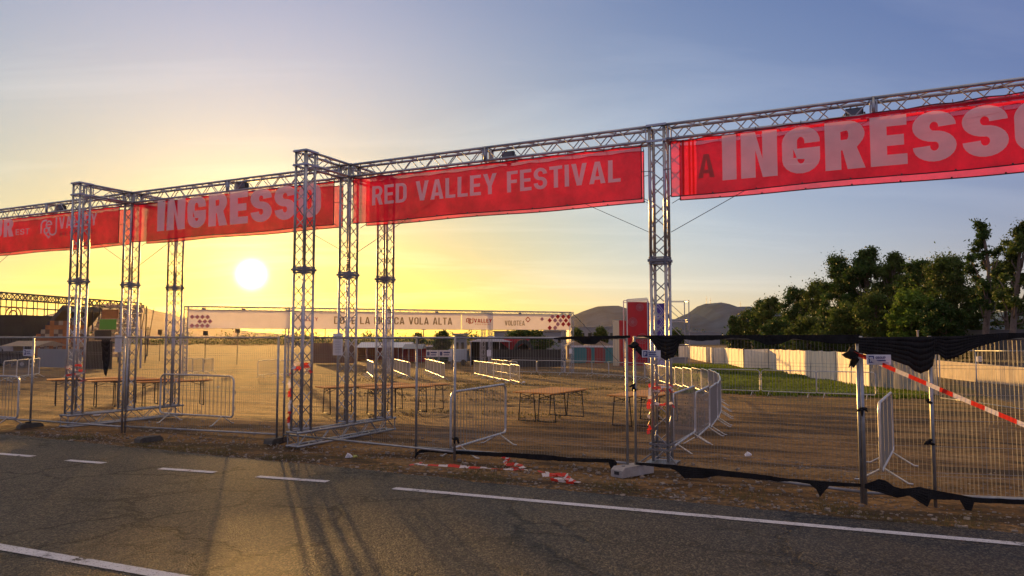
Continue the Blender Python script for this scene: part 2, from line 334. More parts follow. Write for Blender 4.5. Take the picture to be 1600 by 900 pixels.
for (a, b, c, d), w_ in (((402, 745.5, 512, 753.5), 'nearest'), ((250, 733, 336, 739), 'second'), ((105, 720, 163, 724.5), 'third'), ((-10, 709, 52, 714), 'farthest')):
    line_strip('road_marking', G(a, b), G(c, d), .13, w_ + ' short white dash beside the solid edge line')
p0, p1 = G(0, 856), G(260, 901); line_strip('road_marking', p0 - (p1 - p0) * .6, p1 + (p1 - p0), .14, 'white line crossing the bottom corner of the asphalt')
# ------------------------------------------------------------------ hills
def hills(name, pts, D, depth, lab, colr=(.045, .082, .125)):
    mb = MB(); xs = []; 
    for i in range(len(pts) - 1):
        (xa, ya), (xb, yb) = pts[i], pts[i + 1]; K = max(2, int((xb - xa) / 6))
        for k in range(K): t_ = k / K; t_ = t_ * t_ * (3 - 2 * t_) * .5 + t_ * .5; xs.append((xa + (xb - xa) * k / K, ya + (yb - ya) * t_))
    xs.append(pts[-1]); prof = [0, .35, .62, .85, .97, 1.0, .8, .3, 0]; R = []
    for x, y in xs:
        row = []; top = at(x, D, y).z
        for k, f in enumerate(prof):
            Y = D + depth * (k / (len(prof) - 1) * 2 - 1.25) ; P = at(x, D) ; X = P.x * (1 + 0.15 * (Y - D) / D)
            z = -3 + (top + 3) * f * (1 + (.10 * noise.noise((X * .012, Y * .012, k)) if k not in (5,) else 0)); row.append((X, Y, z))
        R.append(row)
    for a, b in zip(R[:-1], R[1:]):
        for k in range(len(prof) - 1): mb.quad(a[k], b[k], b[k + 1], a[k + 1])
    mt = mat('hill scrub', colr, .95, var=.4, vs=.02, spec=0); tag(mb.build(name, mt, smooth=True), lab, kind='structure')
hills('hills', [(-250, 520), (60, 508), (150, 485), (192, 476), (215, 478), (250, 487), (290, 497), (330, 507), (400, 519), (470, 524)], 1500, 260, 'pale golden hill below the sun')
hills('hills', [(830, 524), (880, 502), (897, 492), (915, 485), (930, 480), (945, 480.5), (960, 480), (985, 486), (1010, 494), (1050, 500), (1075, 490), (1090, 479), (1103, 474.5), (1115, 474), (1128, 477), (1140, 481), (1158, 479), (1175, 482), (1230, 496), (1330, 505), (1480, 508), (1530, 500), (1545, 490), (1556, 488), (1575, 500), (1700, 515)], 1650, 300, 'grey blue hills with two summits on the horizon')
for px, y0, y1, lb in ((1104, 476, 462, 'tallest radio mast on the far hill summit'), (1110, 476, 465, 'second radio mast beside the tallest on the summit'), (1157, 481, 471, 'lone thin radio mast on the lower far summit')):
    a = at(px, 1640, y0 + 3); b = at(px, 1640, y1); mb = MB(); mb.tube([a, b], .5, 4, radii=[.7, .25]); mb.tube([(a.x - 2, a.y, a.z + (b.z - a.z) * .7), (a.x + 2, a.y, a.z + (b.z - a.z) * .7)], .3, 4); tag(mb.build('radio_mast', DARKM), lb, 'mast', 'masts on the far hill')
# low distant vegetation band closing the plain
def leaf_cloud(centres, count, spread, size, flat=.7, seed=0, soft=.55):
    r = np.random.default_rng(seed); C = np.repeat(np.array(centres, float), count, axis=0); n = len(C)
    rad = np.repeat(np.array(spread, float) if hasattr(spread, '__len__') else np.full(len(centres), spread), count)
    d = r.normal(size=(n, 3)); d /= np.linalg.norm(d, axis=1)[:, None]; rr = rad * np.abs(r.normal(size=n)) * soft + rad * r.random(n) ** .5 * (1 - soft)
    st_ = np.repeat(r.uniform(.55, 1.7, size=(len(centres), 3)), count, axis=0)
    P = C + d * rr[:, None] * np.array([1, 1, flat]) * st_; a = r.normal(size=(n, 3)); a /= np.linalg.norm(a, axis=1)[:, None]
    b = np.cross(a, r.normal(size=(n, 3))); b /= np.linalg.norm(b, axis=1)[:, None]; s = size * (0.5 + r.random(n))[:, None]
    V = np.stack([P - a * s, P + b * s * .45, P + a * s, P - b * s * .45], axis=1).reshape(-1, 3); return V
def cloud_mesh(name, V, m, parent=None):
    n = len(V) // 4; me = bpy.data.meshes.new(name); me.vertices.add(len(V)); me.vertices.foreach_set('co', V.astype(np.float32).ravel())
    me.loops.add(len(V)); me.loops.foreach_set('vertex_index', np.arange(len(V), dtype=np.int32)); me.polygons.add(n); me.polygons.foreach_set('loop_start', np.arange(0, len(V), 4, dtype=np.int32))
    me.update(calc_edges=True); me.materials.append(m); o = bpy.data.objects.new(name, me); COL.objects.link(o)
    if parent: o.parent = parent
    return o
cs = []; sp = []
for px in np.arange(-60, 1700, 5):
    for k in range(2):
        Y = 300 + 60 * random.random(); P = gp(px + random.uniform(-4, 4), Y); h = random.uniform(.6, 1.6) * (2.2 if noise.noise((px * .02, 0, 0)) > 0 else 1.2); cs.append((P.x, P.y, P.z + h * .6)); sp.append(h * 1.5)
tag(cloud_mesh('treeline', leaf_cloud(cs, 90, sp, .55, .6, 3), LEAFS[0]), 'low far line of scrub along the horizon', kind='stuff')
# ------------------------------------------------------------------ trees
def tree(px, Y, top_y, wpx, label, m=0, openness=.3, seed=1, shape=.5, name='broadleaf_tree', nclump=46, group='trees behind the grey wall', base_f=.22):
    r = random.Random(seed); B = gp(px, Y); H = at(px, Y, top_y).z - B.z; Wd = wpx * Y / F / 2
    root = thing(name, label, 'tree', B, 0, group); tr = MB(); lean = Vector((r.uniform(-.06, .06) * H, 0, 0))
    def axis_pt(f): return Vector((lean.x * f + .03 * H * math.sin(f * 4 + seed), .02 * H * math.cos(f * 5 + seed), H * f))
    tr.tube([axis_pt(k / 7 * .88) for k in range(8)], .1, 7, radii=[(.022 * H + .05) * (1 - .8 * k / 7) for k in range(8)])
    cl = []; rad = []
    nclump = int(nclump * (1.8 if openness < .7 else 1.5))
    for k in range(nclump):
        f = base_f + (1 - base_f) * (k + r.random()) / nclump; ff = (f - base_f) / (1 - base_f)
        env = math.sin(math.pi * min(1, (ff * (1 - shape * .35) + .18))) ** .6 if ff < .97 else .25
        a = r.random() * 6.283; q = Wd * env * (r.random() ** .5) * .86; p = axis_pt(f * .94) + Vector((q * math.cos(a), q * math.sin(a), 0))
        cr = max(.3, Wd * r.uniform(.10, .25) * (1 - openness * .45)); p.z = min(p.z, H - cr * .6); cl.append(tuple(p)); rad.append(cr)
        if k % 2 == 0:
            f0 = max(.12, f * .72); s0 = axis_pt(f0); mid = (s0 + p) * .5 + Vector((0, 0, -.04 * H)); tr.tube([s0, mid, p], .05, 5, radii=[.008 * H, .005 * H, .002 * H])
    tr.build('trunk', BARK, root, smooth=True)
    lm = .09 + Y * .0007; cnt = int((420 if Y < 110 else 260) * (1 - openness * .3))
    V1 = leaf_cloud(cl, cnt, rad, lm, .72, seed); V2 = leaf_cloud(cl, int(cnt * .30), [q_ * 1.45 for q_ in rad], lm, .9, seed + 500)
    cloud_mesh('crown', np.concatenate([V1, V2]), LEAFS[m], root); return root
T = [ (1590, 66, 338, 100, 'tall open gum tree at the picture edge, pale trunk and ragged crown', 1, .85, 11, .2, 30),
      (1540, 70, 334, 74, 'tallest slender gum tree with bare trunk and small high crown', 0, .9, 12, .1, 24),
      (1566, 74, 398, 80, 'ragged gum tree between the two tallest gums', 1, .8, 26, .3, 28),
      (1494, 82, 396, 120, 'broad loose tree just before the slender tallest gum', 1, .45, 13, .6, 60),
      (1452, 88, 400, 90, 'rounded dark tree beside the broad loose tree', 0, .3, 14, .6, 52),
      (1424, 78, 452, 70, 'short bright green tree in front of the taller dark ones', 2, .2, 15, .8, 46),
      (1403, 96, 388, 92, 'tall domed tree with loose twin top', 1, .5, 16, .4, 56),
      (1354, 100, 382, 96, 'dark tree with the highest dome of the middle trees', 0, .4, 17, .4, 60),
      (1312, 104, 394, 80, 'tall dark tree at the shoulder of the dome', 0, .5, 18, .4, 50),
      (1372, 84, 455, 76, 'bushy olive tree low below the highest dome', 1, .25, 27, .8, 44),
      (1284, 112, 436, 84, 'mid height bushy tree left of the shoulder tree', 1, .3, 19, .7, 52),
      (1320, 90, 478, 90, 'low wide olive bush tree below the shoulder tree', 1, .2, 28, .9, 40),
      (1244, 120, 446, 78, 'mid height round topped tree in the sloping row', 0, .3, 20, .6, 48),
      (1212, 128, 462, 62, 'smaller dark tree in the sloping row', 1, .35, 21, .6, 44),
      (1186, 136, 466, 46, 'little tree with tufted top near the row end', 0, .5, 22, .4, 36),
      (1166, 140, 484, 48, 'low bushy tree near the row end', 1, .3, 23, .7, 34),
      (1142, 130, 492, 20, 'narrow small tree ending the row by the hills', 0, .4, 24, .6, 26),
      (1152, 134, 494, 18, 'second narrow small tree by the hills', 1, .4, 25, .6, 26),
      (1264, 95, 497, 84, 'low bushy tree filling under the sloping row', 1, .2, 29, .9, 36),
      (1212, 110, 502, 70, 'low hedge like tree at the row foot', 0, .2, 30, .9, 34),
      (1478, 74, 470, 70, 'low dark tree under the broad loose tree', 0, .25, 31, .9, 40) ]
for (px, Y, ty, w, lb, m, op, sd, sh, nc) in T:
    tree(px, Y, ty, w, lb, m, op, sd, sh, 'gum_tree' if op > .7 else 'broadleaf_tree', nc, base_f=(.42 if op > .8 else .06 if sh >= .6 else .16))
for (px, Y, ty, w, lb, m, sd) in ((692, 88, 519, 24, 'dark round tree behind the white hoardings', 0, 41), (936, 120, 511, 26, 'small tree before the far warehouse', 1, 42), (903, 125, 513, 18, 'smaller tree beside the end of the far arch', 1, 43), (1058, 130, 515, 26, 'olive bush tree under the scaffold tower', 1, 44), (655, 150, 521, 14, 'tiny round tree on the horizon by a utility pole', 0, 45), (822, 100, 516, 90, 'wide low tree behind the pale canopy', 0, 46)):
    tree(px, Y, ty, w, lb, m, .2, sd, .8, 'small_tree', 26, 'small trees beyond the field', .1)
# grass mats
def blades(region, n, hmin, hmax, m, name, lab, seed, wd=.006, dens=None):
    r = np.random.default_rng(seed); V = []; k = 0
    while k < n:
        x, y = region(r); z = zg(x, y)
        if dens and dens(x, y) < r.random(): k += .3; continue
        for q in range(3):
            a = r.random() * 6.283; h = r.uniform(hmin, hmax); w = wd * (1 + y / 12); dx, dy = math.cos(a) * w, math.sin(a) * w; lx, ly = r.normal() * h * .35, r.normal() * h * .35
            ox, oy = x + r.normal() * .03, y + r.normal() * .03; V += [(ox - dx, oy - dy, z - .02), (ox + dx, oy + dy, z - .02), (ox + lx + dx * .2, oy + ly + dy * .2, z + h), (ox + lx - dx * .2, oy + ly - dy * .2, z + h)]
        k += 1
    return tag(cloud_mesh(name, np.array(V), m), lab, kind='stuff')
def reg_green(r):
    Y = 27 + 58 * r.random() ** 1.5; px = r.uniform(1040, 1445) if Y < 50 else r.uniform(1045, 1260); P = at(px, Y); return P.x, P.y
def d_green(x, y):
    e_ = x * E.x + y * E.y; n_ = x * NN.x + y * NN.y
    return max(0, min(1, (noise.noise((x * .16, y * .16, 2)) + .32) * 2.2)) * max(0, min(1, (n_ - 33.5 - 4 * noise.noise((x * .3, y * .3, 5))) / 7)) ** 1.3
blades(reg_green, 52000, .05, .22, GRASSM, 'grass', 'fresh green grass below the pale tarpaulin fence', 5, .012, d_green)
def reg_field(r):
    Y = 20 + 45 * r.random() ** 1.2; P = at(r.uniform(560, 1100), Y); return P.x, P.y
blades(reg_field, 4000, .02, .07, DRYM, 'weeds', 'thin weeds scattered over the earth field', 6, .008, lambda x, y: max(0, noise.noise((x * .3, y * .3, 7)) * 2.5))
def reg_verge(r):
    e_ = r.uniform(-16, 6); n_ = 9.05 + abs(r.normal()) * .5; return EN(e_, n_)[:2]
blades(reg_verge, 5200, .012, .05, DRYM, 'verge_grass', 'short dry grass along the asphalt edge', 8, .0022, lambda x, y: max(0, noise.noise((x * 1.1, y * 1.1, 7)) * 2.6))
st = MB()
for k in range(5200):
    e_ = random.uniform(-16, 7); n_ = 9.0 + abs(random.gauss(0, 1.6)); s_ = random.uniform(.004, .016) if random.random() < .95 else random.uniform(.02, .035); x, y, _ = EN(e_, n_)
    st.box((x, y, zg(x, y) + s_ * .15), (s_ * 2, s_ * 1.4, s_), random.random() * 6, Matrix.Rotation(random.uniform(-.6, .6), 3, 'X'))
tag(st.build('gravel', STONE), 'loose stones scattered over the roadside earth', kind='stuff')
# ================================================================== trusses
def truss(mb, p, q, side, up, w=.29, rc=.025, rb=.0095, step=.25, nc=8, ends=True, d=None):
    """square box truss between two points, side and up are the section axes"""
    p = Vector(p); q = Vector(q); side = Vector(side); up = Vector(up); d = w if d is None else d; h = w / 2 - rc; g = d / 2 - rc; ax = (q - p); Ln = ax.length; ax.normalize()
    c4 = [side * a * h + up * b * g for a, b in ((-1, -1), (1, -1), (1, 1), (-1, 1))]
    for c in c4: mb.tube([p + c, q + c], rc, nc)
    K = max(2, round(Ln / step)); s = Ln / K
    for fi in range(4):
        a, b = c4[fi], c4[(fi + 1) % 4]; ph = 0
        for k in range(K):
            u0 = p + ax * (k * s + .012); u1 = p + ax * ((k + 1) * s - .012)
            if (k + ph) % 2: a_, b_ = b, a
            else: a_, b_ = a, b
            mb.tube([u0 + a_, u1 + b_], rb, 5, cap=False)
        if ends:
            for u in (p + ax * .03, q - ax * .03): mb.tube([u + a, u + b], rb * 1.3, 5, cap=False)
X_, Y_, Z_ = Vector((1, 0, 0)), Vector((0, 1, 0)), Vector((0, 0, 1))
GB = gp(0, 1); C0 = Vector((2.39, 11.82, 0))
TOP = 5.42; HW = .145; SPN = 6.3; XS = [-19.1, -12.78, -6.3, 0.0, 6.3]
gate = thing('entrance_gate', 'large aluminium truss gate spanning the roadside, carrying the red banners', 'gate', (C0.x, C0.y, 0), GROT)
def GW(x, y, z): return Vector((C0.x, C0.y, 0)) + E * x + NN * y + Vector((0, 0, z))
def gate_x(px, py, yl=-.15):            # local x, z on the gate's front plane
    P = on_plane(px, py, GW(0, yl, 0), NN) - Vector((C0.x, C0.y, 0)); return P.dot(E), P.z
COLS = []
for k, xs_ in enumerate(XS):
    for yo in ((-1.27, 0, 1.24) if k in (1, 2) else (0,)):
        COLS.append((xs_, yo))
for xs_, yo in COLS:
    zb = zg(*GW(xs_, yo, 0)[:2]) ; mb = MB(); base0 = zb + (.30 if xs_ < -1 else .03)
    truss(mb, (xs_, yo, base0), (xs_, yo, 3.19), X_, Y_); truss(mb, (xs_, yo, 3.23), (xs_, yo, TOP), X_, Y_)
    o = mb.build('truss_column', ALU, gate, smooth=True)
    cb = MB()
    for zz in (3.200, 3.221):
        for sx, sy, lx, ly in ((0, 1, .325, .03), (0, -1, .325, .03), (1, 0, .03, .262), (-1, 0, .03, .262)): cb.box((xs_ + sx * .148, yo + sy * .148, zz), (lx, ly, .02))
    for sx in (-1, 1):
        for sy in (-1, 1): cb.tube([(xs_ + sx * .12, yo + sy * .12, 3.15), (xs_ + sx * .12, yo + sy * .12, 3.27)], .034, 8)
    cb.build('joint_collar', STEEL, o)
    bp = MB()
    if xs_ >= -1:
        bp.box((xs_, yo, zb + .012), (.46, .46, .012))
        for zz in (.22, .30): 
            for sy in (-1, 1): bp.box((xs_, yo + sy * .16, zb + zz), (.35, .03, .03)); bp.box((xs_ + sy * .16, yo, zb + zz), (.03, .28, .03))
        for a in (-1, 1): bp.tube([(xs_ + .12 * a, yo - .12, zb + .16), (xs_ + .29 * a, yo - .27, zb + .025)], .014, 6)
        bp.build('base_plate', STEEL, o)
    cc_ = MB()
    for zz in (TOP - .29, TOP - .03):
        cc_ = MB()
        for a in (-1, 1): cc_.box((xs_, yo + a * .147, zz + .012), (.33, .034, .034)); cc_.box((xs_ + a * .147, yo, zz + .012), (.034, .262, .034))
        cc_.build('corner_block', ALU, o)
zb_ = TOP - HW
for k in range(4):
    xa, xb = XS[k], XS[k + 1]; xm = (xa + xb) / 2; mb = MB(); truss(mb, (xa + .15, 0, zb_), (xm - .012, 0, zb_), Y_, Z_); truss(mb, (xm + .012, 0, zb_), (xb - .15, 0, zb_), Y_, Z_)
    for sy in (-1, 1): mb.tube([(xm, sy * .12, zb_ - .14), (xm, sy * .12, zb_ + .14)], .028, 8)
    mb.build('truss_beam', ALU, gate, smooth=True)
mb = MB(); truss(mb, (XS[0] - 4, 0, zb_), (XS[0] - .15, 0, zb_), Y_, Z_); mb.build('truss_beam', ALU, gate, smooth=True)
for xs_ in XS[1:3]:
    for ya, yb in ((-1.12, -.15), (.15, 1.09)):
        mb = MB(); truss(mb, (xs_, ya, zb_), (xs_, yb, zb_), X_, Z_, step=.3); mb.build('cross_beam', ALU, gate, smooth=True)
    z0 = zg(*GW(xs_, 0, 0)[:2]); mb = MB(); truss(mb, (xs_, -1.5, z0 + .155), (xs_, 1.5, z0 + .155 - .02), X_, Z_, step=.3); mb.build('base_beam', GALV, gate, smooth=True)
# stay cables
def cab(a, b):
    mb = MB(); mb.tube([a, b], .006, 4); mb.build('stay_cable', DARKM, gate)
for xs_ in XS[:4]:
    cab((xs_ + .16, .1, 3.68), (xs_ + 3.1, .13, 5.15))
    cab((xs_ - .16, .1, 3.68), (xs_ - 3.1, .13, 5.15))
# ------------------------------------------------------------------ lettering
def arcp(cx, cy, rx, ry, a0, a1, n=9): return [(cx + rx * math.cos(math.radians(a0 + (a1 - a0) * k / n)), cy + ry * math.sin(math.radians(a0 + (a1 - a0) * k / n))) for k in range(n + 1)]
def rrect(x0, y0, x1, y1, rx, ry): return arcp(x1 - rx, y1 - ry, rx, ry, 0, 90) + arcp(x0 + rx, y1 - ry, rx, ry, 90, 180) + arcp(x0 + rx, y0 + ry, rx, ry, 180, 270) + arcp(x1 - rx, y0 + ry, rx, ry, 270, 360)
def strokep(path, s, b, ins=None):
    lft, rgt = [], []
    for k, (x, y) in enumerate(path):
        x0, y0 = path[max(0, k - 1)]; x1, y1 = path[min(len(path) - 1, k + 1)]; dx, dy = x1 - x0, y1 - y0; l = math.hypot(dx, dy) or 1; nx, ny = -dy / l * s / 2, dx / l * b / 2
        lft.append((x + nx, y + ny)); rgt.append((x - nx, y - ny))
    if ins == 'G': lft.pop(); yb = path[-1][1]; xr = path[-1][0]; xm = xr - (xr + s / 2) * .5; return lft + [(xr - s / 2, yb - b * .9), (xm, yb - b * .9), (xm, yb)] + rgt[::-1]
    return lft + rgt[::-1]
def glyph(c, W, s, b):
    """outlines of a heavy grotesque capital of height 1: list of closed loops (holes included)"""
    h = W / 2; r = min(W * .48, .34); ri = max(.03, r - s)
    if c == 'I': return [[(0, 0), (s, 0), (s, 1), (0, 1)]]
    if c == 'L': return [[(0, 0), (W, 0), (W, b), (s, b), (s, 1), (0, 1)]]
    if c == 'T': return [[(h - s / 2, 0), (h + s / 2, 0), (h + s / 2, 1 - b), (W, 1 - b), (W, 1), (0, 1), (0, 1 - b), (h - s / 2, 1 - b)]]
    if c in 'EF':
        p = [(0, 0), (W, 0), (W, b), (s, b)] if c == 'E' else [(0, 0), (s, 0)]
        return [p + [(s, .5 - b / 2), (W * .92, .5 - b / 2), (W * .92, .5 + b / 2), (s, .5 + b / 2), (s, 1 - b), (W, 1 - b), (W, 1), (0, 1)]]
    if c == 'N': return [[(0, 0), (s, 0), (s, .60), (W - s, 0), (W, 0), (W, 1), (W - s, 1), (W - s, .40), (s, 1), (0, 1)]]
    if c == 'V': return [[(0, 1), (s * 1.08, 1), (h, .30), (W - s * 1.08, 1), (W, 1), (h + s * .56, 0), (h - s * .56, 0)]]
    if c == 'Y': return [[(0, 1), (s * 1.12, 1), (h, .62), (W - s * 1.12, 1), (W, 1), (h + s / 2, .40), (h + s / 2, 0), (h - s / 2, 0), (h - s / 2, .40)]]
    if c == 'M': return [[(0, 0), (s, 0), (s, .60), (h - s * .3, .12), (h + s * .3, .12), (W - s, .60), (W - s, 0), (W, 0), (W, 1), (W - s, 1), (h, .46), (s, 1), (0, 1)]]
    if c == 'A':
        xi = lambda y: s * 1.06 + (h - s * 1.06) * y / .80
        return [[(0, 0), (h - s * .56, 1), (h + s * .56, 1), (W, 0), (W - s * 1.06, 0), (W - xi(.18), .18), (xi(.18), .18), (s * 1.06, 0)], [(xi(.18 + b), .18 + b), (W - xi(.18 + b), .18 + b), (h, .80)]]
    if c == 'O': return [rrect(0, 0, W, 1, h, r), rrect(s, b, W - s, 1 - b, max(.02, h - s), max(.03, r - b))]
    if c == 'D': return [[(0, 0)] + arcp(W - r, r, r, r, -90, 0) + arcp(W - r, 1 - r, r, r, 0, 90) + [(0, 1)], [(s, b)] + arcp(W - s - ri, r + .0, ri, r - b, -90, 0) + arcp(W - s - ri, 1 - r, ri, r - b, 0, 90) + [(s, 1 - b)]]
    if c == 'R':
        q = .30; qi = max(.03, q - s); return [[(0, 0), (s, 0), (s, .40), (W * .44, .40), (W - s * 1.1, 0), (W, 0), (W * .80, .44)] + arcp(W - q, .71, q, .29, -40, 90) + [(0, 1)], [(s, .40 + b)] + arcp(W - s - qi, .71, qi, max(.03, .31 - b), -80, 80, 7) + [(s, 1 - b)]]
    x0, x1 = s / 2, W - s / 2; rx = (W - s) / 2; ry = max(.05, r - b / 2)
    if c == 'U': return [strokep([(x0, 1), (x0, .5)] + arcp(h, b / 2 + ry, rx, ry, 180, 360) + [(x1, .5), (x1, 1)], s, b)]
    if c == 'C': return [strokep([(x1, .66)] + arcp(h, 1 - b / 2 - ry, rx, ry, 8, 180) + arcp(h, b / 2 + ry, rx, ry, 180, 352) + [(x1, .34)], s, b)]
    if c == 'G': return [strokep([(x1, .64)] + arcp(h, 1 - b / 2 - ry, rx, ry, 8, 180) + arcp(h, b / 2 + ry, rx, ry, 180, 352) + [(x1, .36), (x1, .54)], s, b, 'G')]
    if c == 'S':
        m = .5; u = 1 - b / 2; l = b / 2; ru = (u - m) / 2; rl = (m - l) / 2
        return [strokep(arcp(h, m + ru, rx, ru, -2, 180, 12) + arcp(h, m + ru, rx, ru, 180, 268, 6)[1:] + arcp(h, m - rl, rx, rl, 92, 0, 6) + arcp(h, m - rl, rx, rl, 0, -182, 12)[1:], s, b)]
    return []
def text_geo(s, bold=0.0, xs_=1.0):
    heavy = bold >= .04; Wd, st, ba, gap = (.66, .265, .215, .085) if heavy else (.60, .185, .155, .10) if bold >= .016 else (.52, .14, .125, .12)
    cu = bpy.data.curves.new('t', 'CURVE'); cu.dimensions = '2D'; cu.fill_mode = 'BOTH'; x = 0.0
    for c in s:
        w_ = {'I': st, 'M': Wd * 1.3, 'L': Wd * .84, 'E': Wd * .88, 'F': Wd * .84, 'T': Wd * .95, 'V': Wd * 1.08, 'A': Wd * 1.1, 'Y': Wd * 1.08, ' ': .28}.get(c, Wd)
        for lp in (glyph(c, w_, st, ba) if c != 'P' else [[(0, 0), (.2, 0), (.2, .36), (.55, .36), (.62, .5), (.62, .86), (.55, 1), (0, 1)], [(.2, .52), (.42, .52), (.42, .84), (.2, .84)]]):
            sp_ = cu.splines.new('POLY'); sp_.points.add(len(lp) - 1)
            for k, (a, b2) in enumerate(lp): sp_.points[k].co = (x + a, b2, 0, 1)
            sp_.use_cyclic_u = True
        x += w_ + gap
    o = bpy.data.objects.new('t', cu); COL.objects.link(o); dg = bpy.context.evaluated_depsgraph_get(); me = bpy.data.meshes.new_from_object(o.evaluated_get(dg))
    V = [(v.co.x, v.co.y) for v in me.vertices]; Fc = [tuple(p.vertices) for p in me.polygons]; bpy.data.objects.remove(o); bpy.data.curves.remove(cu); bpy.data.meshes.remove(me)
    x0 = min(v[0] for v in V); x1 = max(v[0] for v in V)
    return [((a - x0) / (x1 - x0), b) for a, b in V], Fc
def put_text(mb, s, fn, bold=0.0):                # fn maps (u,v) 0..1 to a point
    V, Fc = text_geo(s, bold); i = len(mb.v); mb.v += [tuple(fn(u, v)) for u, v in V]; mb.f += [tuple(i + k for k in f) for f in Fc]; mb.m += [mb.mi] * len(Fc)
def ribbon(mb, pts, w, fn):
    for (a, b), (c, d) in zip(pts[:-1], pts[1:]):
        dx, dy = c - a, d - b; l = math.hypot(dx, dy) or 1; nx, ny = -dy / l * w / 2, dx / l * w / 2; ex, ey = dx / l * w * .3, dy / l * w * .3
        mb.quad(fn(a + nx - ex, b + ny - ey), fn(a - nx - ex, b - ny - ey), fn(c - nx + ex, d - ny + ey), fn(c + nx + ex, d + ny + ey))
def logo(mb, fn, w=.085):                       # heart-like outlined word mark, in a 1 x 1 box
    def circ(cx, cy, r, a0, a1, n=14): return [(cx + r * math.cos(math.radians(a0 + (a1 - a0) * k / n)), cy + r * math.sin(math.radians(a0 + (a1 - a0) * k / n))) for k in range(n + 1)]
    ribbon(mb, [(.04, .30), (.04, .70)] + circ(.24, .72, .20, 180, 60), w, fn)
    ribbon(mb, circ(.50, .68, .17, 0, 300) , w, fn); ribbon(mb, [(.36, .68), (.66, .68)], w * .8, fn)
    ribbon(mb, [(.94, .98), (.94, .40)] + circ(.74, .36, .20, 0, -200), w, fn)
    ribbon(mb, [(.24, .50), (.26, .30), (.50, .04), (.56, .10)], w, fn); ribbon(mb, circ(.36, .40, .13, 0, 330), w * .8, fn)
BZ0, BZ1 = 4.205, 5.10
def banner(xa, xb, label, words, front=True, rise=(0.0, 0.0)):
    y = -.175 if front else .175; r = thing('mesh_banner', label, 'banner', (C0.x, C0.y, 0), GROT, 'red banners hung along the truss gate'); mb = MB(); K = 150; J = 10
    rs = random.uniform(0, 50)
    def off(x, z):
        w_ = max(0, (z - 4.75) / .35) ** 2; return y + .026 * noise.noise((x * .9 + rs, z * 1.5, 1)) + .010 * noise.noise((x * 3.2 + z * 1.5 + rs, z * 1.2, 4)) + w_ * .012 * math.cos((x - xa) * 2 * math.pi / .6)
    def zt(x, v): sag = .030 * abs(math.sin((x - xa) * math.pi / .6)); u_ = (x - xa) / (xb - xa); return (BZ0 + rise[0] * u_ - .010 * math.sin((x - xa) * 2)) * (1 - v) + (BZ1 + rise[1] * u_ - sag) * v
    for i in range(K):
        for j in range(J):
            q = []
            for a, b in ((i, j), (i + 1, j), (i + 1, j + 1), (i, j + 1)):
                x = xa + (xb - xa) * a / K; z = zt(x, b / J); q.append((x, off(x, z), z))
            mb.quad(*q)
    sh = mb.build('banner_sheet', RED, r, smooth=True)
    hm = MB()
    for v in (0, 1): hm.tube([(xa + (xb - xa) * k / 30, off(xa + (xb - xa) * k / 30, 0) - .004, zt(xa + (xb - xa) * k / 30, v)) for k in range(31)], .009, 5)
    for xx in (xa, xb): hm.tube([(xx, y - .004, BZ0), (xx, y - .004, BZ1)], .009, 5)
    hm.build('hem', HEM, sh)
    n_ = int((xb - xa) / .6)
    for k in range(n_ + 1):
        x = xa + (xb - xa) * k / n_; tz = zt(x, 1); ti = MB(); ti.tube([(x, y, tz - .015), (x, y * .8, tz + .06), (x, y * .7, tz + .035)], .006, 4); ti.build('tie', BLACKP, sh); ti = MB(); ti.box((x, y - .008, zt(x, 0) + .012), (.022, .012, .022)); ti.build('toggle', BLACKP, sh)
    for xx, s_ in ((xa, -1), (xb, 1)):
        for z in (BZ0 + .03, BZ0 + .45): ti = MB(); ti.tube([(xx, y, z), (xx + s_ * .13, y * .8, z - (.08 if z < 4.4 else 0))], .006, 4); ti.build('tie', BLACKP, sh)
    for wd in words: wd(sh, off)
    return r
def word(s, px0, y0b, y0t, px1, bold, mt=LETTER, name='lettering', squeeze=1.0):
    def f(r, off):
        xa, za = gate_x(px0, y0b); _, zb2 = gate_x(px0, y0t); xb, _ = gate_x(px1, y0b); mb = MB()
        put_text(mb, s, lambda u, v: (xa + (xb - xa) * u, off(xa + (xb - xa) * u, za + (zb2 - za) * v) - .020, za + (zb2 - za) * v), bold); mb.build(name, mt, r)
    return f
def wlogo(px0, yb, yt, px1):
    def f(r, off):
        xa, za = gate_x(px0, yb); _, z2 = gate_x(px0, yt); xb, _ = gate_x(px1, yb); mb = MB()
        logo(mb, lambda u, v: (xa + (xb - xa) * u, off(xa + (xb - xa) * u, za + (z2 - za) * v) - .014 - .0012 * (u + v), za + (z2 - za) * v)); mb.build('emblem', LETTER, r)
    return f
def seam(r, off):
    mb = MB()
    for x in (.42, .52, .58): mb.quad((x, off(x, 4.6) - .004, BZ0), (x + .03, off(x, 4.6) - .004, BZ0), (x + .03, off(x, 4.6) - .004, BZ1), (x, off(x, 4.6) - .004, BZ1))
    mb.build('stripe', mat('bright red print', (.85, .02, .01), .7, trans=.4), r)
banner(.24, SPN - .24, 'red mesh banner reading INGRESSO in huge letters, nearest and largest', [word('INGRESSO', 1130, 283, 213, 1665, .05), word('A', 1092, 280, 243, 1118, .03, DIMLET, 'show_through_letter'), seam], rise=(.06, .15))  # dim A imitates rear banner print showing through, laid on the front sheet
banner(-SPN + .24, -.24, 'red mesh banner with the words RED VALLEY FESTIVAL', [word('RED VALLEY FESTIVAL', 583, 321.5, 292, 971, .018)])
banner(XS[1] + .24, -SPN - .24, 'red banner reading INGRESSO above the low sun', [word('INGRESSO', 248, 362, 314, 503, .05)])
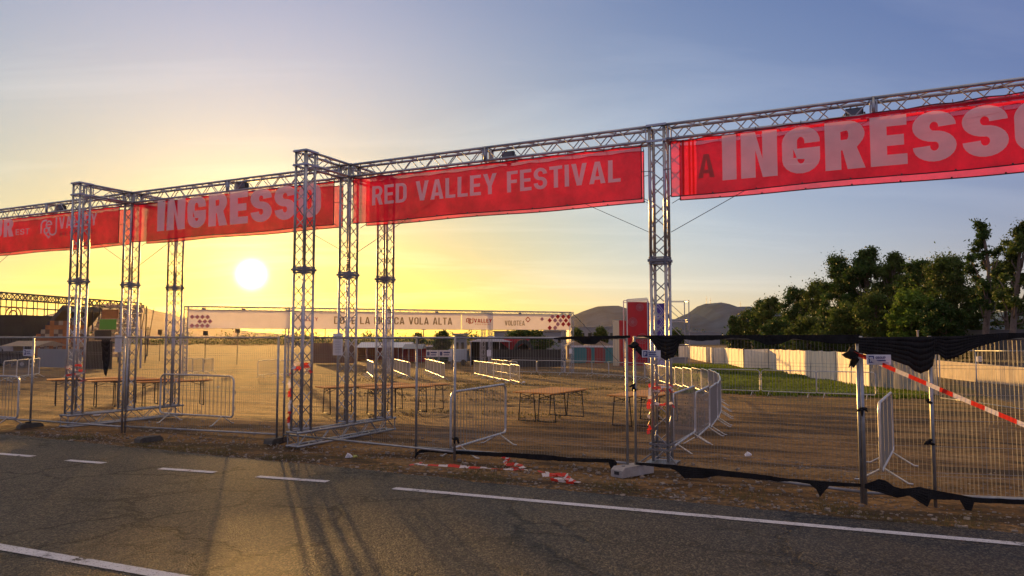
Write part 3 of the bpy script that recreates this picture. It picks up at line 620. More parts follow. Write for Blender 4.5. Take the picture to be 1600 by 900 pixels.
banner(XS[0] + .24, XS[1] - .24, 'red banner with round emblem and the word VALLEY', [wlogo(65, 374, 343, 91), word('VALLEY', 94, 358, 340, 154, .02), word('FESTIVAL', 96, 370, 363, 150, .01, DIMLET), word('TOUR', -45, 376.5, 350, 24, .05), word('EST', 28, 368, 359, 48, .01)])
for k, lb in enumerate(('back of the nearest red banner, facing the field', 'rear red banner behind the RED VALLEY FESTIVAL one', 'rear red banner behind the INGRESSO one over the sun', 'rear red banner behind the one with the round emblem')):
    banner(XS[3 - k] + .30, XS[4 - k] - .30, lb, [], front=False)
banner(XS[0] - 3.5, XS[0] - .24, 'short end of a red banner past the last column', [])
# floodlights on the truss
def floodlight(label, loc, rot):
    r = thing('floodlight', label, 'floodlight', loc, rot, 'floodlights on the gate truss'); b = MB()
    b.prism([(-.12, -.05), (.12, -.05), (.10, .05), (-.10, .05)], .13, .07)
    for k in range(6): b.box((-.08 + .032 * k, .062, .135), (.010, .024, .11))
    hs = b.build('housing', BLACKP, r); l = MB(); l.box((0, -.054, .135), (.20, .006, .10)); l.build('lens', GLASS, hs)
    br = MB(); br.tube([(-.135, 0, .14), (-.135, 0, 0), (.135, 0, 0), (.135, 0, .14)], .010, 5); br.box((0, 0, -.02), (.06, .06, .05)); br.build('bracket', DARKM, r); return r
fl0 = floodlight('black floodlight in the truss above the nearest banner', GW(2.9, .02, TOP - .31), GROT)
FL = [fl0]
for x, y, z, lb in ((-2.75, .05, TOP - .31, 'black floodlight in the truss above the word VALLEY'),
                    (-9.25, .05, TOP - .27, 'black floodlight above the letters over the low sun'), (-15.6, .05, TOP - .27, 'black floodlight farthest away on the gate, above the round emblem')):
    FL.append(dup(fl0, GW(x, y, z), GROT, lb))
# sheets on the columns
def sheet(label, x, z0, z1, w, y=-.16):
    r = thing('paper_notice', label, 'notice', GW(x, y, z0), GROT, 'notices tied to the gate columns'); b = MB(); b.box((0, 0, (z1 - z0) / 2), (w, .006, z1 - z0)); b.build('board', PAPER, r)
    p = MB(); p.box((0, -.006, (z1 - z0) * .85), (w * .6, .004, .03))
    for k in range(9): p.box((random.uniform(-.005, .005), -.006, (z1 - z0) * (.72 - .075 * k)), (w * random.uniform(.55, .8), .004, .008))
    p.build('print', GREYP, r)
sheet('white notice sheet tied to the column beside the RED VALLEY FESTIVAL banner', -SPN - .10, 1.62, 2.05, .24)
sheet('white notice sheet tied to the far column left of the sun', XS[1] - .14, 1.62, 2.02, .24)
# ------------------------------------------------------------------ hazard tape
def tape(label, pts, w=.07, seg=.22, loose=.01, seed=0, name='hazard_tape', stand=False):
    r = random.Random(seed); pts = [Vector(p) for p in pts]; out = [pts[0]]; 
    for a, b in zip(pts[:-1], pts[1:]):
        K = max(1, int((b - a).length / .05))
        for k in range(1, K + 1): out.append(a + (b - a) * k / K + Vector((r.gauss(0, loose), r.gauss(0, loose), abs(r.gauss(0, loose)) * .6)))
    mb = MB(); s = 0.0; tw = r.random() * 3
    for a, b in zip(out[:-1], out[1:]):
        d = (b - a); s += d.length; mb.mi = int(s / seg) % 2; d.normalize(); tw2 = tw + r.uniform(-.25, .25)
        def sidev(t_):
            v = Vector((0, 0, 1)) if stand else Vector((-d.y, d.x, 0)); 
            if v.length < .1: v = Vector((1, 0, 0))
            q = Matrix.Rotation(math.sin(t_) * (.5 if stand else .9), 3, d); return q @ v.normalized() * w / 2
        s1, s2 = sidev(tw), sidev(tw2); mb.quad(a - s1, a + s1, b + s2, b - s2); tw = tw2
    return tag(mb.build(name, [TAPER, TAPEW]), label, 'tape')
def spiral(xs_, yo, za, zb2, turns, rad=.17):
    return [GW(xs_ + rad * math.cos(k / 8 * 2 * math.pi), yo + rad * math.sin(k / 8 * 2 * math.pi), za + (zb2 - za) * k / (turns * 8)) for k in range(int(turns * 8) + 1)]
tape('red and white tape knotted round the nearest gate column', spiral(0, 0, 1.10, 1.22, 2.5) + [GW(-.16, -.18, 1.05), GW(-.18, -.19, .45)], .06, loose=.015, seed=1)
tape('short torn tape end round the nearest column at knee height', spiral(0, 0, .88, .93, 1) , .05, loose=.015, seed=2)
tape('hazard tape hanging from the column under the low sun', spiral(-SPN, -1.27, 1.35, 1.5, 1.5) + [GW(-SPN - .17, -1.40, 1.2), GW(-SPN - .12, -1.42, .8), GW(-SPN - .15, -1.40, .33)], .07, loose=.012, seed=3)
tape('hazard tape bunched on the farther left column', spiral(XS[1], -1.27, 1.0, 1.35, 2), .07, loose=.02, seed=4)
# ------------------------------------------------------------------ mesh fence panels
def fence_panel(a, b, label, H=2.0, group='mesh fence panels along the road', step=.045, offs=0.0, feet_z=.03, parts=True):
    a = Vector(a); b = Vector(b); d = b - a; Ln = math.hypot(d.x, d.y); rot = math.atan2(d.y, d.x); zb = b.z - a.z
    r = thing('mesh_fence', label, 'fence panel', a, rot, group); fr = MB(); R_ = .021
    def Z(x): return zb * x / Ln
    fr.tube([(0, offs, feet_z), (0, offs, H)], R_, 8); fr.tube([(Ln, offs, Z(Ln) + feet_z), (Ln, offs, Z(Ln) + H)], R_, 8)
    fr.tube([(0, offs, H - .03), (Ln, offs, Z(Ln) + H - .03)], R_ * .9, 8); fr.tube([(0, offs, .16), (Ln, offs, Z(Ln) + .16)], R_ * .9, 8)
    fr.build('frame', GALV, r, smooth=True); w = MB(); n_ = int(Ln / step)
    for k in range(1, n_):
        x = Ln * k / n_; y0 = offs + .004 * math.sin(k); w.tube([(x, y0, Z(x) + .16), (x, y0, Z(x) + H - .03)], .0016, 4, cap=False)
    for zz in (.38, .42, .72, 1.02, 1.32, 1.62, 1.66): w.tube([(0, offs + .005, Z(0) + zz), (Ln, offs + .005, Z(Ln) + zz)], .0018, 4, cap=False)
    w.build('wire_mesh', WIRE, r); return r
J = [G(-170, 655), G(47, 668), G(190, 679), G(432, 692), G(650, 714), G(984, 741), G(1347, 790)]
dF = (Vector((7.55, 8.12, 0)) - Vector((J[6].x, J[6].y, 0))).normalized()
FP = [(J[0], J[1], 'fence panel at the far left edge of the road fence'), (J[1], J[2], 'fence panel before the left table group'), (J[2] + Vector((.05, .03, 0)), J[3], 'fence panel standing below the low sun'),
      (J[3] + Vector((.13, .0, 0)), G(710, 722), 'fence panel before the middle gate columns'), (J[4], J[5] + Vector((-.03, 0, 0)), 'fence panel in front of the lone steel barrier'),
      (J[5] + Vector((.09, 0, 0)), J[6], 'fence panel before the curved barrier chain, black cloth along its top'), (J[6] + Vector((.02, -.05, 0)), J[6] + dF * 3.5, 'fence panel behind the black cloth with the slanting tape'),
      (J[6] + dF * .76 + Vector((0, -.06, 0)), J[6] + dF * 4.26 + Vector((0, -.06, 0)), 'overlapping fence panel whose sunlit post stands beyond the tied barrier')]
FENCE = [fence_panel(a, b, lb) for a, b, lb in FP]
# feet
def foot(label, P, rot, m, group='fence foot blocks'):
    r = thing('ballast_block', label, 'fence foot', P, rot, group); b = MB()
    if m is RUBBER: b.slab([(-.24, -.1, 0), (-.22, -.1, .07), (-.16, -.1, .10), (.16, -.1, .10), (.22, -.1, .07), (.24, -.1, 0)], (0, 1, 0), .2); b.build('block', m, r); h = MB(); h.tube([(0, 0, .099), (0, 0, .106)], .026, 10); h.build('post_socket', BLACKP, r); return r
    b.slab([(-.34, -.11, 0), (-.34, -.11, .10), (-.28, -.11, .14), (.28, -.11, .14), (.34, -.11, .10), (.34, -.11, 0)], (0, 1, 0), .22)
    b.build('block', m, r); h = MB()
    for x in (-.2, .2): hh = MB(); hh.tube([(x, 0, .139), (x, 0, .146)], .026, 10); hh.build('post_socket', BLACKP, r)
    h.box((-.343, 0, .06), (.004, .09, .045)); h.build('hand_slot', BLACKP, r); return r
foot('grey concrete foot block holding the paired posts left of the nearest gate column', Vector((J[5].x + .04, J[5].y - .02, 0)), GROT + 1.15, CONC)
for k, (P, lb) in enumerate(((J[1], 'dark fence foot at the post beside the left tables'), (G(232, 690), 'dark fence foot lying loose right of the far left table group'), (J[3], 'dark fence foot below the sun by the hanging tape'))):
    foot(lb, Vector((P.x, P.y, zg(P.x, P.y))), GROT + 1.4 + .1 * k, RUBBER)
# black cloth remains; outlines lie in the plane of the panel they hang on
def cloth(label, A, B, upper, lower, push=.035, wav=.03, seed=0, name='shade_cloth'):
    A = Vector(A); B = Vector(B); d = B - A; nrm = Vector((d.y, -d.x, 0)).normalized()
    if nrm.y > 0: nrm = -nrm
    A2 = A + nrm * push; x0 = max(upper[0][0], lower[0][0]); x1 = min(upper[-1][0], lower[-1][0]); xs_ = np.unique(np.concatenate([np.arange(x0, x1, 2.5), [x1], [p[0] for p in lower if x0 <= p[0] <= x1]]))
    yu = np.interp(xs_, [p[0] for p in upper], [p[1] for p in upper]); yl = np.interp(xs_, [p[0] for p in lower], [p[1] for p in lower]); mb = MB(); K = 6; grid = []
    for x, u, l in zip(xs_, yu, yl):
        row = []
        j1 = .8 * noise.noise((x * .13, seed, 0)); j2 = 1.2 * noise.noise((x * .21, seed, 5))
        for k in range(K + 1):
            P = on_plane(float(x), float(u + j1 * .4 + (l + j2 * .5 - u) * k / K), A2, nrm); P = P + nrm * (wav * (noise.noise((P.x * 5 + seed, P.z * 2.2, P.y)) + .25 * noise.noise((P.x * 9, P.z * 4, seed))) + wav * .3); row.append(P)
        grid.append(row)
    for a, b in zip(grid[:-1], grid[1:]):
        for k in range(K): mb.quad(a[k + 1], b[k + 1], b[k], a[k])
    o = mb.build(name, CLOTH, smooth=True); md = o.modifiers.new('thick', 'SOLIDIFY'); md.thickness = .004
    return tag(o, label, 'cloth', None)
PA, PB = FP[5][0], FP[5][1]
cloth('torn black cloth remnant along the top rail left of the paired posts', FP[4][0], FP[4][1], [(866, 528), (880, 526), (985, 524)], [(866, 530), (880, 531), (891, 530), (906, 532), (912, 538), (930, 538), (940, 530), (966, 528.5), (985, 528)], seed=1)
cloth('black cloth hanging in flaps from the top rail by the nearest gate column', PA, PB, [(995, 524), (1343, 523)], [(995, 526.5), (1003, 526), (1015, 528), (1024, 541), (1032, 558), (1040, 563), (1053, 558), (1062, 538), (1068, 530), (1094, 533), (1120, 531), (1143, 528), (1169, 529), (1186, 534), (1197, 539), (1221, 537), (1240, 529), (1263, 532), (1282, 534), (1300, 537), (1343, 537)], seed=2)
FA, FB = FP[6][0], FP[6][1]
cloth('largest black cloth, drooping to a point beside the slanting tape', FA, FB, [(1341, 527), (1430, 526), (1500, 525), (1563, 520), (1640, 520)], [(1341, 551), (1354, 554), (1392, 562), (1405, 567), (1420, 572), (1430, 580), (1439, 584), (1450, 579), (1458, 572), (1461, 554), (1467, 554), (1476, 562), (1488, 560), (1525, 543), (1563, 532), (1589, 528), (1640, 529)], push=.10, seed=3)
cloth('long black cloth roll lying along the bottom rail by the lone barrier', FP[4][0], FP[4][1], [(648, 716), (651, 708), (656, 703), (670, 701), (700, 704), (793, 707), (848, 710), (893, 715), (951, 717), (960, 718), (964, 722)], [(648, 724), (651, 714), (656, 708), (670, 706), (700, 709), (793, 714), (848, 719), (893, 721), (951, 723), (957, 741), (961, 739), (964, 724)], seed=4)
cloth('black cloth strip sagging along the bottom rail right of the concrete foot', PA, PB, [(994, 722), (1046, 726), (1122, 733), (1179, 740), (1235, 748), (1268, 750), (1345, 756)], [(994, 726), (1046, 731), (1060, 738), (1070, 747), (1100, 747), (1122, 743), (1156, 746), (1215, 752), (1235, 752), (1266, 756), (1276, 764), (1282, 776), (1296, 759), (1345, 761)], seed=5)
cloth('crumpled black cloth heaped on the bottom rail round the tied barrier', FA, FB, [(1350, 756), (1360, 752), (1371, 747), (1383, 750), (1397, 760), (1408, 763), (1436, 760), (1453, 764), (1520, 777), (1640, 782)], [(1350, 762), (1360, 766), (1372, 768), (1402, 778), (1419, 773), (1436, 784), (1447, 791), (1453, 779), (1500, 782), (1508, 796), (1518, 798), (1522, 785), (1640, 789)], push=.10, wav=.05, seed=6)
# small ties and knots
def knot(label, px, py, s, A, B, seed):
    P = on_plane(px, py, Vector(A), Vector(((Vector(B) - Vector(A)).y, -(Vector(B) - Vector(A)).x, 0)).normalized()); r = random.Random(seed); mb = MB()
    for k in range(4):
        a = r.random() * 6.28; q = [P + Vector((0, -.03, 0))]
        for j in range(4): q.append(q[-1] + Vector((math.cos(a) * s * .22, -.004, math.sin(a) * s * .22 - .4 * s * .22))); a += r.uniform(-.6, .6)
        mb.tube(q, .02, 4, radii=[s * .2, s * .30, s * .26, s * .2, s * .08])
    tag(mb.build('cloth_knot', CLOTH, smooth=True), label, 'cloth knot', 'black knots of cloth tied to fence posts')
for i_, (px, py, s_, p_, lb) in enumerate(((994, 541, .16, 5, 'black rag tied near the top of the paired posts'), (989, 602, .08, 5, 'small black tie halfway up the paired posts'), (1344, 637, .08, 6, 'black tie on the leaning post above the tied barrier'), (1446, 627, .07, 7, 'upper black tie on the sunlit post'), (1449, 690, .08, 7, 'lower black tie on the sunlit post'), (713, 683, .09, 3, 'black tie low on the post before the lone barrier'), (48, 665, .2, 1, 'dark rag bundle at the foot of the leftmost post'), (192, 688, .2, 2, 'dark rag bundle hanging from the post right of the left tables'))):
    knot(lb, px, py, s_, FP[p_][0], FP[p_][1], i_)
AA = Vector(PA); nrm_ = Vector(((Vector(PB) - AA).y, -(Vector(PB) - AA).x, 0)).normalized(); AA = AA - nrm_ * .09 if nrm_.y > 0 else AA + nrm_ * .09
mb = MB()
for pl_, th_ in (([(1314, 554), (1322, 549), (1329, 542), (1334, 547), (1339, 551), (1337, 558), (1329, 562), (1322, 559)], .03), ([(1328, 558), (1337, 554), (1340, 562), (1335, 575), (1331, 571), (1324, 574)], .02), ([(1336, 551), (1344, 553), (1356, 556), (1350, 559), (1341, 557)], .02)):
    mb.slab([on_plane(x, y, AA, nrm_) + Vector((0, .03 * math.sin(x * .7 + y), 0)) for x, y in pl_], (0, -1, 0), th_)
tag(mb.build('cloth_knot', CLOTH), 'largest torn black rag flying from the post beside the white board', 'cloth knot', 'black knots of cloth tied to fence posts')
cloth('narrow dark cloth strip hanging down the fence before the left tables', FP[1][0], FP[1][1], [(160, 531), (172, 531)], [(160, 560), (164, 584), (167, 588), (172, 560)], seed=9)
def board(label, px0, py0, px1, py1, A, B):
    A = Vector(A); B = Vector(B); d = (B - A); d.z = 0; d.normalize(); nrm = Vector((d.y, -d.x, 0)); nrm = nrm if nrm.y < 0 else -nrm; A2 = A + nrm * .15
    a = on_plane(px0, py1, A2, nrm); b = on_plane(px1, py1, A2, nrm); c = on_plane(px0, py0, A2, nrm); w = (b - a).length; h = c.z - a.z
    r = thing('company_board', label, 'sign', a, math.atan2(d.y, d.x), 'small white boards wired to the fence'); q = MB(); q.slab([(0, 0, 0), (w, 0, 0), (w, 0, h), (0, 0, h)], (0, 1, 0), .006); bo = q.build('board', PAPER, r)
    t = MB(); e = -.004; t.box((w * .20, e, h * .52), (w * .22, .004, h * .72)); t.build('emblem_square', BLUEP, bo); t2 = MB(); put_text(t2, 'P', lambda u, v: (w * (.14 + .12 * u), e - .005, h * (.25 + .5 * v)), .03); t2.build('emblem_letter', PAPER, bo)
    t3 = MB(); put_text(t3, 'GROUP', lambda u, v: (w * (.37 + .40 * u), e - .003, h * (.56 + .26 * v)), .03); t3.box((w * .58, e, h * .40), (w * .40, .003, h * .13)); t3.box((w * .62, e, h * .17), (w * .56, .003, h * .05)); t3.build('lettering', BLUEP, bo)
board('small white company board right of the paired fence posts', 1003, 547, 1032, 558.5, PA, PB)
board('small white company board where the slanting tape starts, partly over black cloth', 1354, 554, 1392.5, 569.5, FA, FB)
board('small white company board low on the fence at the far left', 36, 546, 51, 556, FP[0][0], FP[0][1])
# slanting tape and loose tape
nF = Vector((dF.y, -dF.x, 0)); a_ = on_plane(1335, 552, FA + nF * .06, nF); m1 = on_plane(1372, 567, FA + nF * .20, nF); b_ = on_plane(1610, 668, FA + nF * .12, nF)
tape('taut red and white tape slanting down from the post with the white board', [a_, m1, m1 + (b_ - m1) * .5 + Vector((0, 0, -.004)), b_ + (b_ - m1) * .3], .055, .17, .001, 6, stand=True)
def gt(l, h=.015): return [G(x, y) + Vector((0, 0, h)) for x, y in l]
tape('loose red and white tape lying on the earth under the lone barrier', gt([(641, 729), (653, 726), (660, 724), (652, 728), (690, 729), (720, 731), (780, 735), (820, 736), (850, 740), (870, 745), (902, 756), (880, 750), (860, 752), (895, 757), (884, 744), (850, 744)]), .06, .19, .012, 7)
tape('short tangle of tape and rubbish beside the barrier foot', gt([(722, 712), (760, 713), (783, 713), (794, 722), (788, 730), (806, 728), (812, 733), (798, 735), (820, 733)], .03), .06, .15, .02, 8)
# ------------------------------------------------------------------ steel crowd barriers
BL, BH = 2.25, 1.10
def make_barrier(label, loc, rot, group):
    r = thing('crowd_barrier', label, 'barrier', loc, rot, group); fr = MB(); c = .13; h = BL / 2; z0 = .19; pts = []
    for cx, cz, a0 in ((h - c, BH - c, 0), (-h + c, BH - c, 90), (-h + c, z0 + c * .6, 180), (h - c, z0 + c * .6, 270)):
        rr = c if cz > .5 else c * .6
        ox = cx if cz > .5 else (math.copysign(h - c * .6, cx))
        for k in range(6): t_ = math.radians(a0 + 90 * k / 5); pts.append((ox + rr * math.cos(t_), 0, cz + rr * math.sin(t_)))
    fr.tube(pts, .021, 8, closed=True); fo = fr.build('frame', BARR, r, smooth=True); b = MB()
    for k in range(1, 19): x = -h + BL * k / 19; b.tube([(x, 0, z0), (x, 0, BH)], .0055, 5, cap=False)
    b.build('infill_bars', WIRE, r); 
    for sx in (-1, 1):
        f = MB(); x = sx * (h - .32)
        for sy in (-1, 1): f.tube([(x, 0, z0 + .01), (x, sy * .30, .015), (x, sy * .36, .012)], .015, 6)
        f.build('foot', BARR, r, smooth=True)
    k_ = MB(); k_.tube([(h + .005, 0, .78), (h + .05, 0, .78), (h + .05, 0, .70)], .008, 5); k_.tube([(h + .005, 0, .42), (h + .05, 0, .42), (h + .05, 0, .34)], .008, 5); k_.build('hook', GALV, fo)
    return r
def between(a, b): d = b - a; return (a + b) / 2, math.atan2(d.y, d.x)
def flat(x, y): return Vector((x, y, zg(x, y)))
m_, a_r = between(flat(-1.0, 12.05), flat(-.12, 14.15))
bar0 = make_barrier('lone steel barrier standing behind the fence near the three table legs', m_, a_r, 'steel barriers near the road fence')
def bar(a, label, group, b=None, direction=None):
    if b is not None: m, an = between(a, b)
    d = dup(bar0, (m.x, m.y, zg(m.x, m.y)), an, label); d['group'] = group; return d
a1 = flat(4.92, 9.95); bar(a1, 'steel barrier seen end on between the leaning post and the sunlit post', 'steel barriers near the road fence', a1 + Vector((1.15, 1.92, 0)))
a1 = gp(366, 16.6); bar(a1 - E * BL * .98 - NN * .1, 'steel barrier standing broadside below the low sun', 'steel barriers near the road fence', a1)
a1 = gp(33, 16.4); bar(a1 - E * BL, 'steel barrier at the far left behind the fence', 'steel barriers near the road fence', a1)
def chain(pts, desc, start=None, limit=40, gap=.07):
    pts = [Vector((p[0], p[1], 0)) for p in pts]; L_ = [0]
    for a, b in zip(pts[:-1], pts[1:]): L_.append(L_[-1] + (b - a).length)
    def P(s):
        for k in range(len(pts) - 1):
            if s <= L_[k + 1]: return pts[k].lerp(pts[k + 1], (s - L_[k]) / (L_[k + 1] - L_[k]))
        return pts[-1]
    s = 0; k = 0; out = []
    while s + BL * .7 < L_[-1] and k < limit:
        a = P(s); b = P(min(s + BL, L_[-1]));
        if (b - a).length < BL * .8: b = a + (b - a).normalized() * BL
        out.append((a, b)); s += BL + gap; k += 1
    for k, (a, b) in enumerate(out):
        bar(a, ('%s barrier from the near end of %s' % (ORD[k] if k < 12 else 'far', desc)) if len(out) > 1 else 'steel barrier alone in ' + desc, 'steel barriers forming queue lanes', b)
chain([tuple(G(x, y)[:2]) for x, y in [(1052, 709), (1097, 690), (1119, 671), (1127, 652), (1124, 634), (1113, 622), (1095, 615), (1048, 604.5), (1008, 594), (960, 590), (920, 587), (850, 585.5), (780, 583.5)]], 'the curved chain', limit=30)
def row(p, q, desc):
    chain([(p.x, p.y), (q.x, q.y)], desc)
row(gp(812, 41), gp(735, 56), 'the lane before the dark arch tent')
row(gp(695, 47), gp(666, 60), 'the lane before the white hoardings')
row(gp(641, 48), gp(615, 60), 'the lane behind the middle tables')
row(gp(584, 47), gp(573, 57), 'the short lane behind the middle gate columns')
row(gp(284, 50), gp(341, 58), 'the lane left of the sun glare')
row(gp(404, 47), gp(502, 55), 'the lane beside the low sun')
row(gp(8, 38), gp(60, 44), 'the lane at the far left')
row(gp(124, 36), gp(108, 45), 'the lane behind the left tables')
row(gp(808, 52), gp(763, 62), 'the short lane by the pale canopy')
row(gp(1106, 33.5), gp(1362, 30.0), 'the row crossing before the green grass')
# ------------------------------------------------------------------ folding tables
def make_table(label, loc, rot, group):
    r = thing('folding_table', label, 'table', loc, rot, group); t = MB(); w, l = .62, 2.15      # length along local y
    t.box((0, l / 2, .795), (w, l, .028)); t.build('table_top', PLY, r); e = MB()
    for sx in (-1, 1): e.box((sx * (w / 2 - .05), l / 2, .767), (.03, l - .2, .026))
    e.build('edge_rail', LEGM, r)
    for y in (.24, l - .24):
        g = MB()
        for sx in (-1, 1): g.tube([(sx * (w / 2 - .10), y, .775), (sx * (w / 2 - .04), y, .02)], .016, 6)
        g.tube([(-(w / 2 - .04), y, .03), ((w / 2 - .04), y, .03)], .014, 6); g.tube([(-.2, y, .64), (.2, y, .75)], .009, 5); g.tube([(.2, y, .64), (-.2, y, .75)], .009, 5); g.tube([(-.205, y, .62), (.205, y, .62)], .008, 5)
        g.tube([(0, y, .62), (0, y + (.38 if y < 1 else -.38), .76)], .008, 5); g.build('leg_frame', LEGM, r, smooth=True)
    return r
TB = [(816, 20.0, 'front left table of the pair right of the lone barrier'), (847, 19.7, 'front right table of the pair right of the lone barrier'), (964, 18.9, 'outer table of the pair beside the paired fence posts'), (998, 18.8, 'inner table, reaching behind the nearest gate column'),
      (500, 21.6, 'leftmost table of the middle group under the gate'), (534, 22.6, 'second table of the middle group, set back'), (569, 21.4, 'third table of the middle group, closest to its centre column'), (602, 22.6, 'rightmost table of the middle group'),
      (76, 22.3, 'leftmost table of the far left group'), (106, 22.9, 'second table of the far left group'), (138, 22.2, 'third table of the far left group, centre'), (168, 22.8, 'fourth table of the far left group'), (214, 22.6, 'rightmost table of the far left group')]
tb0 = None
for k, (px, Y, lb) in enumerate(TB):
    P = gp(px, Y - .2); ro = GROT + (.03 * math.sin(k * 2.1) - (.12 if k < 4 else .5)); lab = 'wooden folding ' + lb if 'table' in lb and 'wooden' not in lb else lb
    if tb0 is None: tb0 = make_table(lab, P, ro, 'wooden folding tables in the field')
    else: dup(tb0, P, ro, lab)
# ------------------------------------------------------------------ second, lower gate across the field
A2, B2 = at(290, 49), at(893, 61.5); A2.z = B2.z = 0; d2 = (B2 - A2); L2 = d2.length; r2 = math.atan2(d2.y, d2.x); T2 = 4.02
g2 = thing('far_truss_gate', 'long low truss gate across the field carrying the pale banners', 'gate', A2, r2)
u2 = d2.normalized(); v2 = Vector((-u2.y, u2.x, 0))
def loc2(px): P = on_plane(px, 500, A2, v2); return (P - A2).dot(u2)
CX = [0.0, loc2(454), loc2(612), loc2(766), L2]
for x in CX:
    for yo in (0, 1.4):
        w_ = A2 + u2 * x + v2 * yo; mb = MB(); truss(mb, (x, yo, zg(w_.x, w_.y) + .02), (x, yo, T2), X_, Y_, nc=6, rb=.012, step=.33); mb.build('truss_column', ALU, g2)
for yo in (0, 1.4):
    mb = MB(); truss(mb, (.15, yo, T2 - .145), (L2 - .15, yo, T2 - .145), Y_, Z_, nc=6, rb=.012, step=.35); mb.build('truss_beam', ALU, g2)
mb = MB()
for x in CX: truss(mb, (x, .15, T2 - .145), (x, 1.25, T2 - .145), X_, Z_, nc=6)
mb.build('cross_beam', ALU, g2)
mb = MB(); mb.tube([(L2 + .1, 0, T2 - .1), (L2 + 4.6, -1.5, -1.0)], .02, 5); mb.build('stay_strap', DARKM, g2)
def pale(px0, px1, label, dec):
    r = thing('pale_banner', label, 'banner', A2, r2, 'pale banners on the far gate'); xa, xb = loc2(px0), loc2(px1); z0, z1 = 2.50, 3.72; mb = MB(); K = 24
    def off(x, z): return -.19 + .02 * noise.noise((x * .5, z, 3))
    for i in range(K):
        for j in range(3):
            q = []
            for a, b in ((i, j), (i + 1, j), (i + 1, j + 1), (i, j + 1)): x = xa + (xb - xa) * a / K; z = z0 + (z1 - z0) * b / 3; q.append((x, off(x, z), z))
            mb.quad(*q)
    mb.build('banner_sheet', PALE, r, smooth=True); hm = MB()
    for z in (z0, z1): hm.tube([(xa, -.19, z), (xb, -.19, z)], .014, 4)
    hm.build('hem', BROWNL, r); dec(r, z0, z1)
def w2(r, s, px0, px1, f0, f1, z0, z1, bold, m, name='lettering'):
    xa, xb = loc2(px0), loc2(px1); mb = MB(); put_text(mb, s, lambda u, v: (xa + (xb - xa) * u, -.222, z0 + (z1 - z0) * (f0 + (f1 - f0) * v)), bold); mb.build(name, m, r)
def logo2(r, px0, px1, f0, f1, z0, z1):
    xa, xb = loc2(px0), loc2(px1); mb = MB(); logo(mb, lambda u, v: (xa + (xb - xa) * u, -.222 - .0015 * (u + v), z0 + (z1 - z0) * (f0 + (f1 - f0) * v)), .11); mb.build('emblem', REDL, r)
def diamonds(r, lst, z0, z1):
    for m, sel, nm in ((REDL, 0, 'red_diamonds'), (PINKL, 1, 'pink_diamonds')):
        mb = MB()
        for px, f, s_, k in lst:
            if k != sel: continue
            x = loc2(px); z = z0 + (z1 - z0) * f; mb.quad((x - s_, -.222, z), (x, -.222, z - s_), (x + s_, -.222, z), (x, -.222, z + s_))
        if mb.v: mb.build(nm, m, r)
def dec_right(r, z0, z1):
    w2(r, 'VOLOTEA', 787, 818, .28, .60, z0, z1, .012, BROWNL); x = loc2(823); z = z0 + (z1 - z0) * .68; mb = MB()
    for a, b in (((-.2, 0), (0, .2)), ((0, .2), (.2, 0)), ((.2, 0), (0, -.2)), ((0, -.2), (-.2, 0))): ribbon(mb, [a, b], .06, lambda u, v: (x + u, -.222 - .001 * u, z + v))
    mb.build('diamond_mark', REDL, r)
    L_ = []
    for i in range(5):
        for j in range(4):
            px = 857 + i * 8.4 + (4.2 if j % 2 else 0); rr = random.Random(i * 7 + j).random()
            if px < 889 and rr > .22: L_.append((px, .14 + j * .25, .205, 0 if rr > .5 else 1))
    L_.append((845, .72, .17, 1)); diamonds(r, L_, z0, z1)
    w2(r, 'VALLEY', 739, 767, .45, .70, z0, z1, .02, REDL, 'red_word'); logo2(r, 727, 738, .35, .75, z0, z1); w2(r, 'FESTIVAL', 741, 766, .30, .38, z0, z1, .01, PINKL, 'small_word')
def dec_mid(r, z0, z1): w2(r, 'DOVE LA MUSICA VOLA ALTA', 521, 705, .30, .74, z0, z1, .012, BROWNL); w2(r, 'VALLEY', 466, 496, .45, .68, z0, z1, .02, PINKL, 'faint_word'); 
def dec_left(r, z0, z1):
    L_ = [(300 + i * 8 + (4 if j % 2 else 0), .15 + j * .24, .16, 1) for i in range(4) for j in range(4) if random.Random(i * 5 + j).random() > .3]; diamonds(r, L_, z0, z1)
pale(294, 453, 'pale banner with faded diamonds at the far left of the low gate', dec_left)
pale(455, 719, 'pale banner with the words DOVE LA MUSICA VOLA ALTA', dec_mid)
pale(720, 890, 'pale banner with a red emblem, VOLOTEA and red diamonds', dec_right)
ft = fl0
for px, lb in ((318, 'floodlight on the far gate near its left end'), (380, 'floodlight on the far gate under the sun'), (682, 'floodlight on the far gate over the long sentence'), (812, 'floodlight on the far gate over the diamond mark')):
    x = loc2(px); P = A2 + u2 * x; P.z = T2 - .33; dup(fl0, P, r2, lb)['group'] = 'floodlights on the far gate'
w_ = A2 + u2 * CX[4]; 
r = thing('paper_notice', 'pale notice sheet on the end column of the far gate', 'notice', (w_.x - .1, w_.y - .25, .55), r2, None); b = MB(); b.box((0, 0, .2), (.3, .01, .42)); b.build('board', PAPER, r)
w_ = A2 + u2 * CX[3]; r = thing('paper_notice', 'pale notice sheet on the inner column of the far gate', 'notice', (w_.x - .1, w_.y - .25, .4), r2, None); b = MB(); b.box((0, 0, .25), (.32, .01, .5)); b.build('board', PAPER, r)
